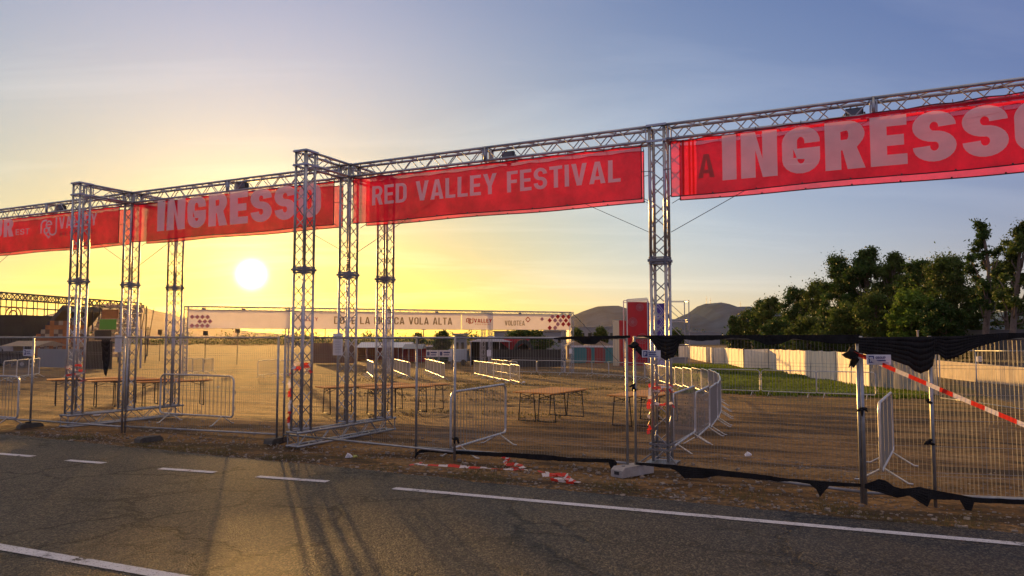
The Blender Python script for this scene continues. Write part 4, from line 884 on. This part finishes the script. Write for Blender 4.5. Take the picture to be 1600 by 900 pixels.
# ------------------------------------------------------------------ tarpaulin fence on the slope to the right
def gpt(px, Y): P = gp(px, Y); return P
WP = [(1462, 35.5), (1357, 40), (1200, 70), (1161, 70.5), (1131, 88), (1114, 88.5), (1109, 97), (1103, 97), (1074, 118), (1060, 119)]
WQ = [gpt(*p) for p in WP]
for k, (a, b) in enumerate(zip(WQ[:-1], WQ[1:])):
    lab = ['grey netting fence facing the road beside the pale tarpaulin', 'longest sunlit pale tarpaulin fence with deep creases', 'first shaded pale tarpaulin stretch beyond the longest one', 'second sunlit tarpaulin stretch', 'second shaded tarpaulin stretch, short', 'very narrow sunlit tarpaulin strip', 'very narrow shaded tarpaulin strip', 'third sunlit tarpaulin stretch, low and far', 'farthest end of the tarpaulin fence'][k]
    r = thing('tarpaulin_fence', lab, 'fence', a, 0, 'tarpaulin covered fence across the slope'); d = b - a; Ln = Vector((d.x, d.y, 0)).length; n_ = Vector((d.y, -d.x, 0)).normalized(); K = max(4, int(Ln / .25)); grid = []
    for i in range(K + 1):
        t_ = i / K; rw = []
        for j in range(6):
            z = .02 + 1.98 * j / 5 - (.05 * abs(math.sin(t_ * Ln * .9)) if j == 5 else 0); s_ = t_ * Ln
            o_ = .07 * noise.noise((s_ * 1.1 + k, z * .4, 2)) + .05 * noise.noise((s_ * 3.4 + z * 1.2, z * .5, k)); P = d * t_ + n_ * o_; rw.append((P.x, P.y, P.z + z))
        grid.append(rw)
    mb = MB()
    for p, q in zip(grid[:-1], grid[1:]):
        for j in range(5): mb.quad(p[j], q[j], q[j + 1], p[j + 1])
    mb.build('tarpaulin', TARPG if k == 0 else TARP, r, smooth=False); po = MB()
    for i in range(int(Ln / 3.4) + 2):
        t_ = min(1, i * 3.4 / Ln); P = d * t_; po.tube([(P.x, P.y, P.z), (P.x, P.y, P.z + 2.03)], .03, 6)
    po.build('post', GALV, r)
# open fence panels over the grey lot
fq = [G(1378, 614), gp(1466, 29), gp(1523, 26), gp(1600, 23), gp(1700, 20.5)]
for k, (a, b) in enumerate(zip(fq[1:-1], fq[2:])):
    P = Vector(a); P.z = zg(a.x, a.y); Q = Vector(b); Q.z = zg(b.x, b.y)
    fence_panel(P, Q, ['farther open mesh panel with the low end by the grey netting', 'farther open mesh panel before the sunlit concrete wall', 'farther open mesh panel at the picture edge'][k], group='farther open mesh panels on the slope', step=.12)
# concrete walls
def wall(name, a, b, h, th, m, lab, cap=True, seg=None):
    a = Vector(a); b = Vector(b); d = b - a; Ln = Vector((d.x, d.y, 0)).length; rot = math.atan2(d.y, d.x); r = thing(name, lab, 'wall', (a.x, a.y, min(a.z, b.z) - .1), rot); mb = MB(); K = max(1, int(Ln / (seg or 3)))
    for k in range(K): mb.box((Ln * (k + .5) / K, 0, (h + .1) / 2), (Ln / K - .012, th, h + .1))
    mb.build('wall_slab', m, r)
    if cap: c = MB(); c.box((Ln / 2, 0, h + .1 + .045), (Ln, th + .06, .08)); c.build('coping', m, r)
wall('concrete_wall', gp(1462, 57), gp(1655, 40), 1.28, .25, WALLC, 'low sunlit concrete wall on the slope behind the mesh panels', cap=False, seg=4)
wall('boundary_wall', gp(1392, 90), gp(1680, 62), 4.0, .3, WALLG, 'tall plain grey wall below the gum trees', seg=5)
r = thing('junction_box', 'small pale box on the top of the sunlit concrete wall', 'box', gp(1528, 50.5) + Vector((0, 0, 1.4))); b = MB(); b.box((0, 0, .12), (.34, .2, .34)); b.build('case', PAPER, r); b = MB(); b.box((0, -.105, .12), (.26, .012, .26)); b.build('door', GREYP, r)
r = thing('marker_pole', 'short sunlit post above the tall grey wall', 'post', gp(1434, 60)); b = MB(); b.tube([(0, 0, 0), (0, 0, 3.6)], .07, 8); b.box((0, 0, 3.62), (.2, .2, .05)); b.build('shaft', WALLC, r)
# ------------------------------------------------------------------ far structures
REDP = mat('red panel', (.50, .03, .04), .6, var=.15, vs=.6, trans=.25); PURP = mat('purple panel', (.10, .06, .32), .6, var=.15, vs=.6, trans=.25); LILAC = mat('lilac print', (.50, .45, .62), .7); YEL = mat('cream panel', (.72, .60, .38), .6)
GREENP = mat('green panel', (.12, .42, .05), .6, trans=.3); ORNG = mat('orange print', (.45, .17, .05), .7, var=.3, vs=.8, trans=.25); BRN = mat('brown print', (.16, .09, .05), .7)
TEAL = mat('teal panel', (.05, .20, .20), .6, var=.1); REDB = mat('red cabin', (.28, .05, .04), .6, var=.1); WHITE = mat('white roof sheet', (.72, .70, .68), .6, var=.05, vs=1, trans=.15); DARKF = mat('dark screen fabric', (.035, .035, .03), .85, var=.3, vs=.5)
BEIGE = mat('beige canvas', (.46, .36, .24), .8, var=.1, trans=.3); GREYB = mat('grey cladding', (.24, .25, .25), .7, var=.1, vs=.2); CARP = mat('dark car paint', (.03, .035, .04), .25, spec=.7); CARG = mat('car glass', (.02, .025, .03), .08, spec=.8); SIL = mat('pale car paint', (.40, .40, .40), .3)
def zy(px, Y, y): return at(px, Y, y).z
def boxed(name, label, cat, px0, px1, Y, ytop, depth, m, parts=None, group=None, zb=None):
    a, b = gp(px0, Y), gp(px1, Y); w = b.x - a.x; r = thing(name, label, cat, ((a.x + b.x) / 2, Y, min(a.z, b.z)), 0, group); h = zy((px0 + px1) / 2, Y, ytop) - r.location.z; return r, w, h
# red and purple clad tower
Y = 72; a, b = gp(981, Y), gp(1012, Y); w = b.x - a.x; h = zy(996, Y, 472) - a.z
r = thing('banner_tower', 'tall tower clad in a red banner with a purple side, by the nearest column', 'tower', a, 0); mb = MB()
mb.slab([(0, 0, .3), (w, 0, .3), (w, 0, h), (0, 0, h)], (0, 1, 0), .03); mb.build('red_banner', REDP, r)
PM = mat('rose print', (.50, .16, .18), .7)
for cx, cz, rr, in ((w * .62, h * .92, .35), (w * .25, h * .70, .42), (w * .72, h * .45, .50), (w * .35, h * .22, .4)):
    p = MB()
    for k in range(3):
        a0 = [(cx + rr * (1 - .3 * k) * math.cos(t_ * .5236), cz + rr * (1 - .3 * k) * math.sin(t_ * .5236)) for t_ in range(13)]; ribbon(p, a0, .06, lambda u, v: (u, -.012 - .001 * k, v))
    p.quad((cx - rr * .5, -.008, cz), (cx, -.008, cz - rr * .5), (cx + rr * .5, -.008, cz), (cx, -.008, cz + rr * .5)); p.build('medallion', PM, r)
q = MB(); q.slab([(w + .02, .0, .3), (w + .55, 1.6, .3), (w + .55, 1.6, h), (w + .02, 0, h)], (1, 0, 0), .03); q.build('purple_banner', PURP, r)
q = MB()
for x, y in ((-.06, -.06), (w + .0, -.08), (-.06, 2.2), (w + .5, 2.2)): q.tube([(x, y, 0), (x, y, h + .25)], .05, 6)
for z in (h + .05, h + .25):
    q.tube([(-.06, -.06, z), (w, -.08, z + .15)], .04, 5); q.tube([(-.06, 2.2, z), (w + .5, 2.2, z + .15)], .04, 5)
for k in range(6): q.tube([(-.06 + w * k / 6, -.07, h + .05 + .025 * k), (-.06 + w * (k + 1) / 6, -.07, h + .25 + .025 * k)], .02, 4)
q.build('scaffold_frame', WHITE, r)
Y = 69; a, b = gp(1016, Y), gp(1041, Y); w = b.x - a.x; h = zy(1030, Y, 474) - a.z
r = thing('patterned_hoarding', 'purple patterned panel with a lilac foot behind the nearest gate column', 'panel', a, 0); mb = MB(); mb.slab([(0, 0, h * .45), (w, 0, h * .45), (w, 0, h), (0, 0, h)], (0, 1, 0), .05); mb.build('purple_field', PURP, r); mb = MB(); mb.slab([(0, 0, .2), (w, 0, .2), (w, 0, h * .445), (0, 0, h * .445)], (0, 1, 0), .05); mb.build('lilac_field', LILAC, r)
p = MB()
for z in (.56, .72, .88):
    for s_ in (.55, .35): ribbon(p, [(w / 2 - s_, h * z), (w / 2, h * z + s_ * 1.3), (w / 2 + s_, h * z), (w / 2, h * z - s_ * 1.3), (w / 2 - s_, h * z)], .06, lambda u, v: (u, -.01 - .0012 * u, v))
p.build('pattern_print', LILAC, r); p = MB(); p.tube([(0, .06, 0), (0, .06, h)], .05, 6); p.tube([(w, .06, 0), (w, .06, h)], .05, 6); p.build('frame', ALU, r)
# scaffold
Y = 78; a, b = gp(1044, Y), gp(1077, Y); w = b.x - a.x; h = zy(1060, Y, 469) - a.z; r = thing('scaffold_tower', 'bare scaffold tower of thin tubes beside the purple panel', 'scaffold', a, 0); s_ = MB()
for x in (0, w):
    for y in (0, 2): s_.tube([(x, y, 0), (x, y, h)], .055, 5)
for z in (h * .33, h * .68, h * .71, h * .985):
    for y in (0, 2): s_.tube([(0, y, z), (w, y, z)], .045, 4)
    for x in (0, w): s_.tube([(x, 0, z), (x, 2, z)], .045, 4)
s_.build('tube_frame', ALU, r); s_ = MB(); s_.tube([(0, 0, h * .98), (w, 0, h * .69)], .04, 4); s_.tube([(0, 2, h * .95), (w, 2, h * .66)], .04, 4); s_.tube([(0, 0, h * .66), (w, 0, h * .34)], .04, 4); s_.build('brace', ALU, r)
# totem
Y = 80; a, m2, b = gp(957.5, Y), gp(967.5, Y - 1.2), gp(979, Y + 1.0); h = zy(962, Y, 501) - a.z
r = thing('totem', 'square advertising totem, cream side lit by the sun and red side', 'totem', m2, 0); A_ = a - m2; B_ = b - m2; A_.z = B_.z = 0
mb = MB(); mb.slab([A_ + Vector((0, 0, .05)), Vector((0, 0, .05)), Vector((0, 0, h)), A_ + Vector((0, 0, h))], (.3, 1, 0), .06); mb.build('cream_side', YEL, r)
mb = MB(); mb.slab([Vector((.02, 0, .05)), B_ + Vector((0, 0, .05)), B_ + Vector((0, 0, h)), Vector((.02, 0, h))], (-.5, 1, 0), .06); mb.build('red_side', REDP, r)
mb = MB(); mb.slab([B_ * .25 + Vector((0, -.02, h * .3)), B_ * .8 + Vector((0, -.02, h * .3)), B_ * .6 + Vector((0, -.02, h * .8)), B_ * .4 + Vector((0, -.02, h * .8))], (-.3, 1, 0), .015); mb.build('figure_print', GREYB, r)
mb = MB(); mb.box((A_ + B_) * .5 + Vector((0, .1, h * .5)), (.5, .3, h - .1)) if False else mb.tube([(A_ + B_) * .5 + Vector((0, 0, 0)), (A_ + B_) * .5 + Vector((0, 0, h - .1))], .12, 6); mb.build('core_post', DARKM, r)
# portable toilets
k = 0
for px, col_ in [(898, TEAL), (905, TEAL), (912, TEAL), (920, REDB), (927, TEAL), (934, REDB), (941, REDB), (948, TEAL), (954, TEAL)]:
    P = gp(px, 90); r = thing('portable_toilet', '%s toilet cabin, %s counted from the far gate end' % ('teal' if col_ is TEAL else 'red', ORD[k]), 'toilet cabin', P, random.uniform(-.1, .1), 'row of portable toilet cabins'); w = .5
    b = MB(); b.box((0, 0, .65 * 1.0 + .35), (.98, 1.0, 1.9)); b.build('cabin', col_, r); d_ = MB(); d_.box((0, -.515, .98), (.62, .02, 1.6)); d_.build('door', col_, r)
    q = MB(); q.slab([(-.52, -.54, 1.95), (.52, -.54, 1.95), (.40, -.54, 2.15), (-.40, -.54, 2.15)], (0, 1, 0), 1.08); q.build('roof', WHITE, r); k += 1
# tents and canopies
def canopy(name, label, px0, px1, Y, ye, yr, depth, mroof, posts=4, gable=False, side=None):
    a, b = gp(px0, Y), gp(px1, Y); w = b.x - a.x; z0 = min(a.z, b.z); he = zy((px0 + px1) / 2, Y, ye) - z0; hr = zy((px0 + px1) / 2, Y, yr) - z0; r = thing(name, label, 'tent', (a.x, Y, z0), 0, None); mb = MB()
    if gable: mb.slab([(-.2, 0, he), (w * .5, 0, hr), (w + .2, 0, he)], (0, 1, 0), depth)
    else: mb.slab([(0, 0, he), (0, depth / 2, hr), (0, depth, he)], (1, 0, 0), w)
    mb.build('roof', mroof, r); p_ = MB()
    for i in range(posts):
        for y in (.05, depth - .05): x = .1 + (w - .2) * i / (posts - 1); p_.tube([(x, y, 0), (x, y, he)], .05, 6)
    p_.build('posts_frame' if False else 'frame', ALU, r)
    if side:
        s2 = MB(); s2.box((w / 2, depth * .9, he / 2), (w * .98, .06, he)); s2.box((.06, depth / 2, he / 2), (.05, depth * .75, he)); s2.build('side_wall', side, r)
    return r
canopy('marquee', 'long marquee with pale roof and red brown walls behind the middle tables', 556, 640, 95, 543, 535, 7, WHITE, 6, False, REDB)
canopy('marquee', 'dark red market tent just left of the white hoardings', 628, 660, 88, 545, 538, 5, GREYB, 4, False, REDP)
canopy('canopy_tent', 'white peaked canopy roof over a dark stall beneath the far banners', 734, 797, 78, 534, 524.5, 6, WHITE, 5, True, DARKF)
canopy('beige_tent', 'beige canvas tent behind the far gate end', 886, 912, 112, 541, 533, 6, BEIGE, 3, True, BEIGE)
canopy('beige_tent', 'wider beige canvas tent before the cream totem', 918, 957, 110, 541, 532, 7, BEIGE, 3, True, BEIGE)
canopy('canopy_tent', 'pale flat canopy over parked cars at the far left', 0, 57, 68, 541, 533, 5, BEIGE, 4, False, None)
canopy('small_tent', 'low pale tent beside the dark round tree', 664, 690, 98, 542, 538, 5, WHITE, 3, True, GREYB)
# dark arch tent
P = gp(818, 76); hw = 20 * 76 / F; h = zy(818, 76, 530) - P.z; r = thing('arch_tent', 'black half round arch tent behind the barriers', 'tent', P, 0); mb = MB(); poly = [(hw * math.cos(math.pi * k / 18), 0, h * math.sin(math.pi * k / 18) ** .85) for k in range(19)]
ring = poly + [(hw * .82 * math.cos(math.pi * k / 18), 0, h * .84 * math.sin(math.pi * k / 18) ** .85) for k in range(18, -1, -1)]
for k in range(18): mb.slab([poly[k], poly[k + 1], ring[37 - k - 1], ring[37 - k]], (0, 1, 0), 4)
mb.build('arch_shell', DARKF, r); mb = MB(); mb.slab([(hw * .8 * math.cos(math.pi * k / 12), 3.6, h * .83 * math.sin(math.pi * k / 12) ** .85) for k in range(13)], (0, 1, 0), .1); mb.build('rear_wall', DARKF, r)
P = gp(806, 79); r = thing('red_awning', 'red awning peeking over the left shoulder of the arch tent', 'awning', P, 0); mb = MB(); h = zy(806, 79, 529) - P.z; mb.slab([(-2.2, 0, h), (1.6, 0, h), (1.2, 0, h - .35), (-.4, 0, h - 1.3)], (0, 1, 0), 1.2); mb.build('awning_cloth', REDP, r); mb = MB(); mb.tube([(-.4, .5, 0), (-.4, .5, h)], .05, 6); mb.tube([(1.4, .5, 0), (1.4, .5, h)], .05, 6); mb.build('frame', ALU, r)
# dark screens
def screen(px0, px1, Y0, Y1, ytop, m, label, name='dark_screen'):
    a, b = gp(px0, Y0), gp(px1, Y1); h = zy(px0, Y0, ytop) - a.z; d = b - a; r = thing(name, label, 'screen', a, math.atan2(d.y, d.x)); Ln = math.hypot(d.x, d.y); mb = MB(); K = max(3, int(Ln / 1.5)); 
    for k in range(K):
        y0, y1 = .05 * math.sin(k * 2.3), .05 * math.sin((k + 1) * 2.3); mb.slab([(Ln * k / K, y0, .05), (Ln * (k + 1) / K, y1, .05), (Ln * (k + 1) / K, y1, h), (Ln * k / K, y0, h)], (0, 1, 0), .03)
    mb.build('screen_sheet', m, r); p_ = MB()
    for k in range(0, K + 1, 2): p_.tube([(Ln * k / K, .12, 0), (Ln * k / K, .12, h + .05)], .04, 5)
    p_.build('support_posts', ALU, r)
screen(764, 884, 74, 74, 546, DARKF, 'long dark fabric screen beneath the VOLOTEA banner')
screen(131, 176, 60, 60, 533, DARKF, 'dark fabric screen left of the notice on the far column')
screen(490, 556, 84, 84, 536, BRN, 'brown fabric screen behind the column beside the sun')
screen(60, 128, 66, 64, 545, GREYB, 'low greyish hoarding in front of the grandstand')
# white company hoardings
for px0, px1, lb in ((666, 685.5, 'left one of two white hoardings beyond the field'), (686, 706, 'right one of two white hoardings beyond the field')):
    a, b = gp(px0, 76), gp(px1, 76); w = b.x - a.x; r = thing('white_hoarding', lb, 'hoarding', a, 0, 'white hoardings beyond the field'); h0, h1 = zy(680, 76, 558) - a.z, zy(680, 76, 547) - a.z; mb = MB(); mb.slab([(0, 0, h0), (w, 0, h0), (w, 0, h1), (0, 0, h1)], (0, 1, 0), .03); mb.build('board', WHITE, r)
    t_ = MB(); t_.box((w * .18, -.014, (h0 + h1) / 2), (w * .2, .01, (h1 - h0) * .55)); t_.box((w * .6, -.014, h0 + (h1 - h0) * .66), (w * .5, .01, (h1 - h0) * .2)); t_.box((w * .58, -.014, h0 + (h1 - h0) * .32), (w * .45, .01, (h1 - h0) * .14)); t_.build('print', BLUEP, r)
    p_ = MB(); p_.tube([(.05, .06, 0), (.05, .06, h1)], .03, 5); p_.tube([(w - .05, .06, 0), (w - .05, .06, h1)], .03, 5); p_.build('support_posts', ALU, r)
# buildings
def building(label, px0, px1, Y, ytop, depth, m, win=0, roofm=None):
    a, b = gp(px0, Y), gp(px1, Y); w = b.x - a.x; h = zy((px0 + px1) / 2, Y, ytop) - a.z; r = thing('building', label, 'building', a, 0); mb = MB(); mb.box((w / 2, depth / 2, (h - .25) / 2), (w, depth, h - .25)); mb.build('walls', m, r)
    q = MB(); q.box((w / 2, depth / 2, h - .12), (w + .5, depth + .5, .22)); q.build('roof', roofm or GREYB, r)
    for k in range(win): x = w * (k + .5) / win; g = MB(); g.box((x, -.02, h * .55), (w / win * .5, .03, h * .28)); g.build('window', CARG, r)
    return r
building('long pale flat roofed hall seen under the VOLOTEA banner', 772, 884, 170, 517, 20, GREYB, 7, mat('roof trim', (.20, .16, .13), .8))
building('long grey warehouse low on the horizon below the hills', 893, 962, 260, 511, 25, GREYB, 6)
building('wide low warehouse behind the scaffold tower', 1040, 1125, 300, 519, 25, GREYB, 5)
building('small cabin on stilts like roof beside the dark round tree', 710, 727, 92, 521, 4, GREYB, 2)
building('low brown hut right of the white hoardings', 742, 752, 84, 541, 3, REDB, 1)
# hut with goods, generator trailer
r = thing('generator_trailer', 'pale blue generator trailer right of the white hoardings', 'trailer', gp(717, 80), 0); b = MB(); b.prism([(-1.1, 0), (.9, 0), (1.1, .3), (1.1, 1.2), (-1.1, 1.2)], 1.3, .45); b.build('housing', mat('pale blue cover', (.35, .42, .48), .5), r)
b = MB()
for x in (-.6, .5): b.tube([(x, -.04, .32), (x, .14, .32)], .32, 12)
b.build('wheel', RUBBER, r); b = MB(); b.tube([(1.1, .6, .5), (1.9, .6, .45)], .04, 5); b.tube([(1.8, .6, .5), (1.8, .6, 0)], .03, 5); b.build('tow_bar', DARKM, r)
# parked cars
def car(label, P, rot, m, van=False):
    r = thing('parked_car', label, 'car', P, rot, 'cars parked beyond the field'); H = 1.9 if van else 1.45
    side = [(-2.1, .35), (-2.15, .75), (-1.9, .95), (-1.35, 1.0), (-.75, H), (1.2, H), (1.75, 1.05), (2.1, .95), (2.15, .4)] if not van else [(-2.2, .35), (-2.2, .9), (-1.7, 1.1), (-1.2, H), (2.1, H), (2.2, .9), (2.2, .35)]
    b = MB(); b.slab([(x, -.82, z) for x, z in side], (0, 1, 0), 1.64); b.build('body', m, r); g = MB()
    for y in (-.835, .823): g = MB(); g.slab([(-1.1, y, 1.0), (-.68, y, H - .1), (1.1, y, H - .1), (1.5, y, 1.02)], (0, 1, 0), .012); g.build('side_window', CARG, r)
    for x in (-1.35, 1.35):
        for y in (-.86, .70): wv = MB(); wv.tube([(x, y, .32), (x, y + .16, .32)], .32, 14); wo_ = wv.build('wheel', RUBBER, r); wv = MB(); wv.tube([(x, y - .01, .32), (x, y + .17, .32)], .17, 10); wv.build('rim', SIL, wo_)
car('dark parked car under the pale canopy at the far left', gp(18, 66), .15, CARP); car('pale parked car behind the dark one at the far left', gp(-8, 70), .1, SIL, True)
car('dark car parked beside the small brown hut', gp(760, 86), .2, CARP)
# stage block and scaffold on the left
Y = 80; a, b = gp(-60, Y), gp(33, Y); w = b.x - a.x; h = zy(0, Y, 492) - a.z; r = thing('stage_block', 'dark stage block with black cladding at the far left', 'stage', a, 0); mb = MB(); mb.box((w / 2, 4, h / 2), (w, 8, h)); mb.build('cladding', DARKF, r); mb = MB(); mb.box((w - 2.6, -.05, h * .3), (.5, .1, h * .6)); mb.build('pale_post', BEIGE, r)
Y = 92; a = gp(-70, Y); b = gp(188, Y); w = b.x - a.x; r = thing('roof_scaffold', 'wide lattice of roof trusses standing over the grandstand', 'scaffold', a, 0); s_ = MB(); z1 = zy(20, Y, 459) - a.z; z2 = zy(180, Y, 471) - a.z
for y in (0, 5):
    for dz in (0, .9, 1.9):
        s_.tube([(0, y, z1 - dz + .6), (w, y, z2 - dz * .8)], .09, 5)
    K = 30
    for k in range(K): f = lambda t: z1 + .6 + (z2 - z1 - .6) * t; s_.tube([(w * k / K, y, f(k / K)), (w * (k + 1) / K, y, f((k + 1) / K) - .9 * (1 if k % 2 else 1))], .05, 4); s_.tube([(w * k / K, y, f(k / K) - .9), (w * (k + 1) / K, y, f((k + 1) / K))], .05, 4)
    for k in range(0, K + 1, 2): s_.tube([(w * k / K, y, 0), (w * k / K, y, f(k / K))], .06, 5)
s_.build('roof_truss', DARKM, r); q = MB()
for z in np.arange(1, z2 - 2, 1.35): q.tube([(0, 0, float(z)), (w, 0, float(z))], .04, 4)
q.build('ledger_tubes', DARKM, r); q = MB(); x = w * (20 + 70) / 258
for rr in (.5, .95): ribbon(q, [(x + rr * math.cos(t_ * .4488), z1 - 2.6 + rr * math.sin(t_ * .4488)) for t_ in range(15)], .16, lambda u, v: (u, -.12 - .01 * rr, v))
q.build('round_emblem', REDB, r)
# grandstand
Y = 74; a = gp(36, Y); b = gp(186, Y); w = b.x - a.x; r = thing('grandstand', 'steep grandstand frame with seat rows and patchwork banners', 'grandstand', a, 0); mb = MB()
hA = zy(96, Y, 478) - a.z; xA = at(96, Y).x - a.x; mb.slab([(0, 0, .4), (0, 0, 1.2), (xA, 0, hA + .1), (xA, 0, hA - .45)], (0, 1, 0), 7); mb.build('rake', DARKM, r)
for k in range(11): z = .6 + (hA - .8) * k / 10; s2 = MB(); s2.box(((at(125, Y).x - a.x) + 2.0, .2 + k * .42, z + .2), (4.2, .5, .09)); [s2.box((at(125, Y).x - a.x + .15 + .42 * j, .35 + k * .42, z + .36), (.34, .08, .3)) for j in range(10)]; s2.build('seat_row', BEIGE, r)
for k in range(7): x = xA + (w - xA) * k / 6; s2 = MB(); s2.tube([(x, 5.4, 0), (x, 5.4, hA + .2)], .07, 5); s2.tube([(x, 5.4, 0), (x + .8, 5.4, hA)], .04, 4); s2.build('frame_post', DARKM, r)
p = [MB(), MB(), MB()]
for i in range(12):
    for j in range(8):
        x0 = .9 + i * .44; zt = .9 + j * .44
        if zt < 1.1 + (hA - 1.2) * x0 / xA: p[(i * 3 + j * 5 + (i * j) % 3) % 3].slab([(x0, -.03, zt), (x0 + .43, -.03, zt), (x0 + .43, -.03, zt + .43), (x0, -.03, zt + .43)], (0, 1, 0), .02)
for q, m, nm in zip(p, (ORNG, BRN, BEIGE), ('orange_patches', 'brown_patches', 'pale_patches')): q.build(nm, m, r)
for px0, px1, y0, y1, m, nm in ((160, 186, 484, 498, ORNG, 'orange_banner'), (157, 183, 499, 515, GREENP, 'green_banner'), (150, 176, 516, 531, DARKF, 'dark_banner')):
    x0, x1 = at(px0, Y).x - a.x, at(px1, Y).x - a.x; q = MB(); q.slab([(x0, -.25, zy(px0, Y, y1) - a.z), (x1, -.25, zy(px0, Y, y1) - a.z), (x1, -.25, zy(px0, Y, y0) - a.z), (x0, -.25, zy(px0, Y, y0) - a.z)], (0, 1, 0), .04); q.build(nm, m, r)
# portal frame, poles, signs
Y = 66; a, b = gp(200, Y), gp(221, Y); w = b.x - a.x; h = zy(210, Y, 515) - a.z; r = thing('portal_frame', 'plain metal portal frame right of the grandstand', 'frame', a, 0); q = MB(); q.tube([(0, 0, 0), (0, 0, h), (w, 0, h), (w, 0, 0)], .08, 6); q.build('frame_tube', ALU, r)
for px, Y, y0, lb in ((231, 120, 511, 'thin utility pole beside the golden hill'), (508, 140, 503, 'thin utility pole right of the sun beyond the low gate'), (662, 150, 512, 'leaning thin pole left of the dark round tree'), (649, 120, 520, 'short utility pole above the red market tent')):
    P = gp(px, Y); h = zy(px, Y, y0) - P.z; r = thing('utility_pole', lb, 'pole', P, 0, 'thin poles on the horizon'); q = MB(); q.tube([(0, 0, 0), (.0, 0, h)], .1, 6); q.build('shaft', DARKM, r); q = MB(); q.tube([(-.5, 0, h - .4), (.5, 0, h - .4)], .05, 4); q.build('crossarm', DARKM, r)
for px, Y, y0, y1, lb in ((321, 84, 517, 524, 'small dark sign on a post left of the sun'), (371, 80, 514, 520, 'square sign on a post just below the sun'), (250, 92, 515, 523, 'dark lettered sign right of the portal frame')):
    P = gp(px, Y); z0, z1 = zy(px, Y, y1) - P.z, zy(px, Y, y0) - P.z; r = thing('post_sign', lb, 'sign', P, 0, 'small signs on posts beyond the field'); q = MB(); q.tube([(0, 0.05, 0), (0, .05, z1)], .04, 5); q.build('post', DARKM, r); q = MB(); q.box((0, 0, (z0 + z1) / 2), (.55, .04, z1 - z0)); q.build('plate', DARKF, r)
# crate, litter
r = thing('grey_crate', 'long grey crate lying before the far tarpaulin', 'crate', gp(1062, 92), 0); q = MB(); q.box((0, 0, .35), (1.7, 1, .7)); q.build('crate_body', GREYB, r); q = MB(); q.box((0, 0, .73), (1.8, 1.1, .06)); q.build('lid', GREYB, r)
P = G(548, 716); r = thing('litter', 'crumpled pale bag with a green scrap on the earth by the road', 'litter', P, .3); q = MB(); q.slab([(-.09, 0, .0), (-.02, .01, .0), (.03, .0, .02), (0, .02, .05), (-.05, 0, .075)], (0, 1, .2), .05); q.build('bag', PAPER, r); q = MB(); q.slab([(.03, 0, .0), (.12, .02, .0), (.1, 0, .03), (.05, .02, .035)], (0, 1, .2), .04); q.build('scrap', mat('yellow green plastic', (.35, .38, .08), .5), r)
for k, (px, py, lb) in enumerate(((1170, 714, 'flat white paper scrap on the earth right of the curved chain'), (818, 598, 'white scrap of rubbish behind the tables'), (442, 598, 'pale rubbish bag in the field below the sun'), (150, 650, 'small white scrap beneath the left tables'), (340, 606, 'bright crumpled bag on the barrier below the sun'))):
    P = G(px, py); q = MB(); s_ = .06 + .03 * (k % 2); q.slab([P + Vector((-s_, 0, .01)), P + Vector((s_ * .7, .02, .01)), P + Vector((s_, .02, .03)), P + Vector((0, .02, .06))], (0, 1, .4), s_); tag(q.build('paper_scrap', PAPER), lb, 'litter', 'scraps of litter in the field')
# ------------------------------------------------------------------ air
hz = MB(); hz.box((0, 1000, 63.5), (6400, 4600, 135)); ho = hz.build('haze', None); tag(ho, 'warm evening haze over the plain', kind='stuff')
hm = bpy.data.materials.new('haze air'); hm.use_nodes = True; t = hm.node_tree; t.nodes.remove(t.nodes['Principled BSDF']); pv = nd(t, 'ShaderNodeVolumePrincipled'); pv.inputs['Color'].default_value = (1.0, .90, .75, 1); pv.inputs['Density'].default_value = .000035; pv.inputs['Anisotropy'].default_value = .80
t.links.new(pv.outputs[0], t.nodes['Material Output'].inputs['Volume']); ho.data.materials.clear(); ho.data.materials.append(hm)
sc.cycles.volume_bounces = 0; sc.cycles.max_bounces = 8; sc.cycles.transparent_max_bounces = 24; sc.cycles.use_denoising = True
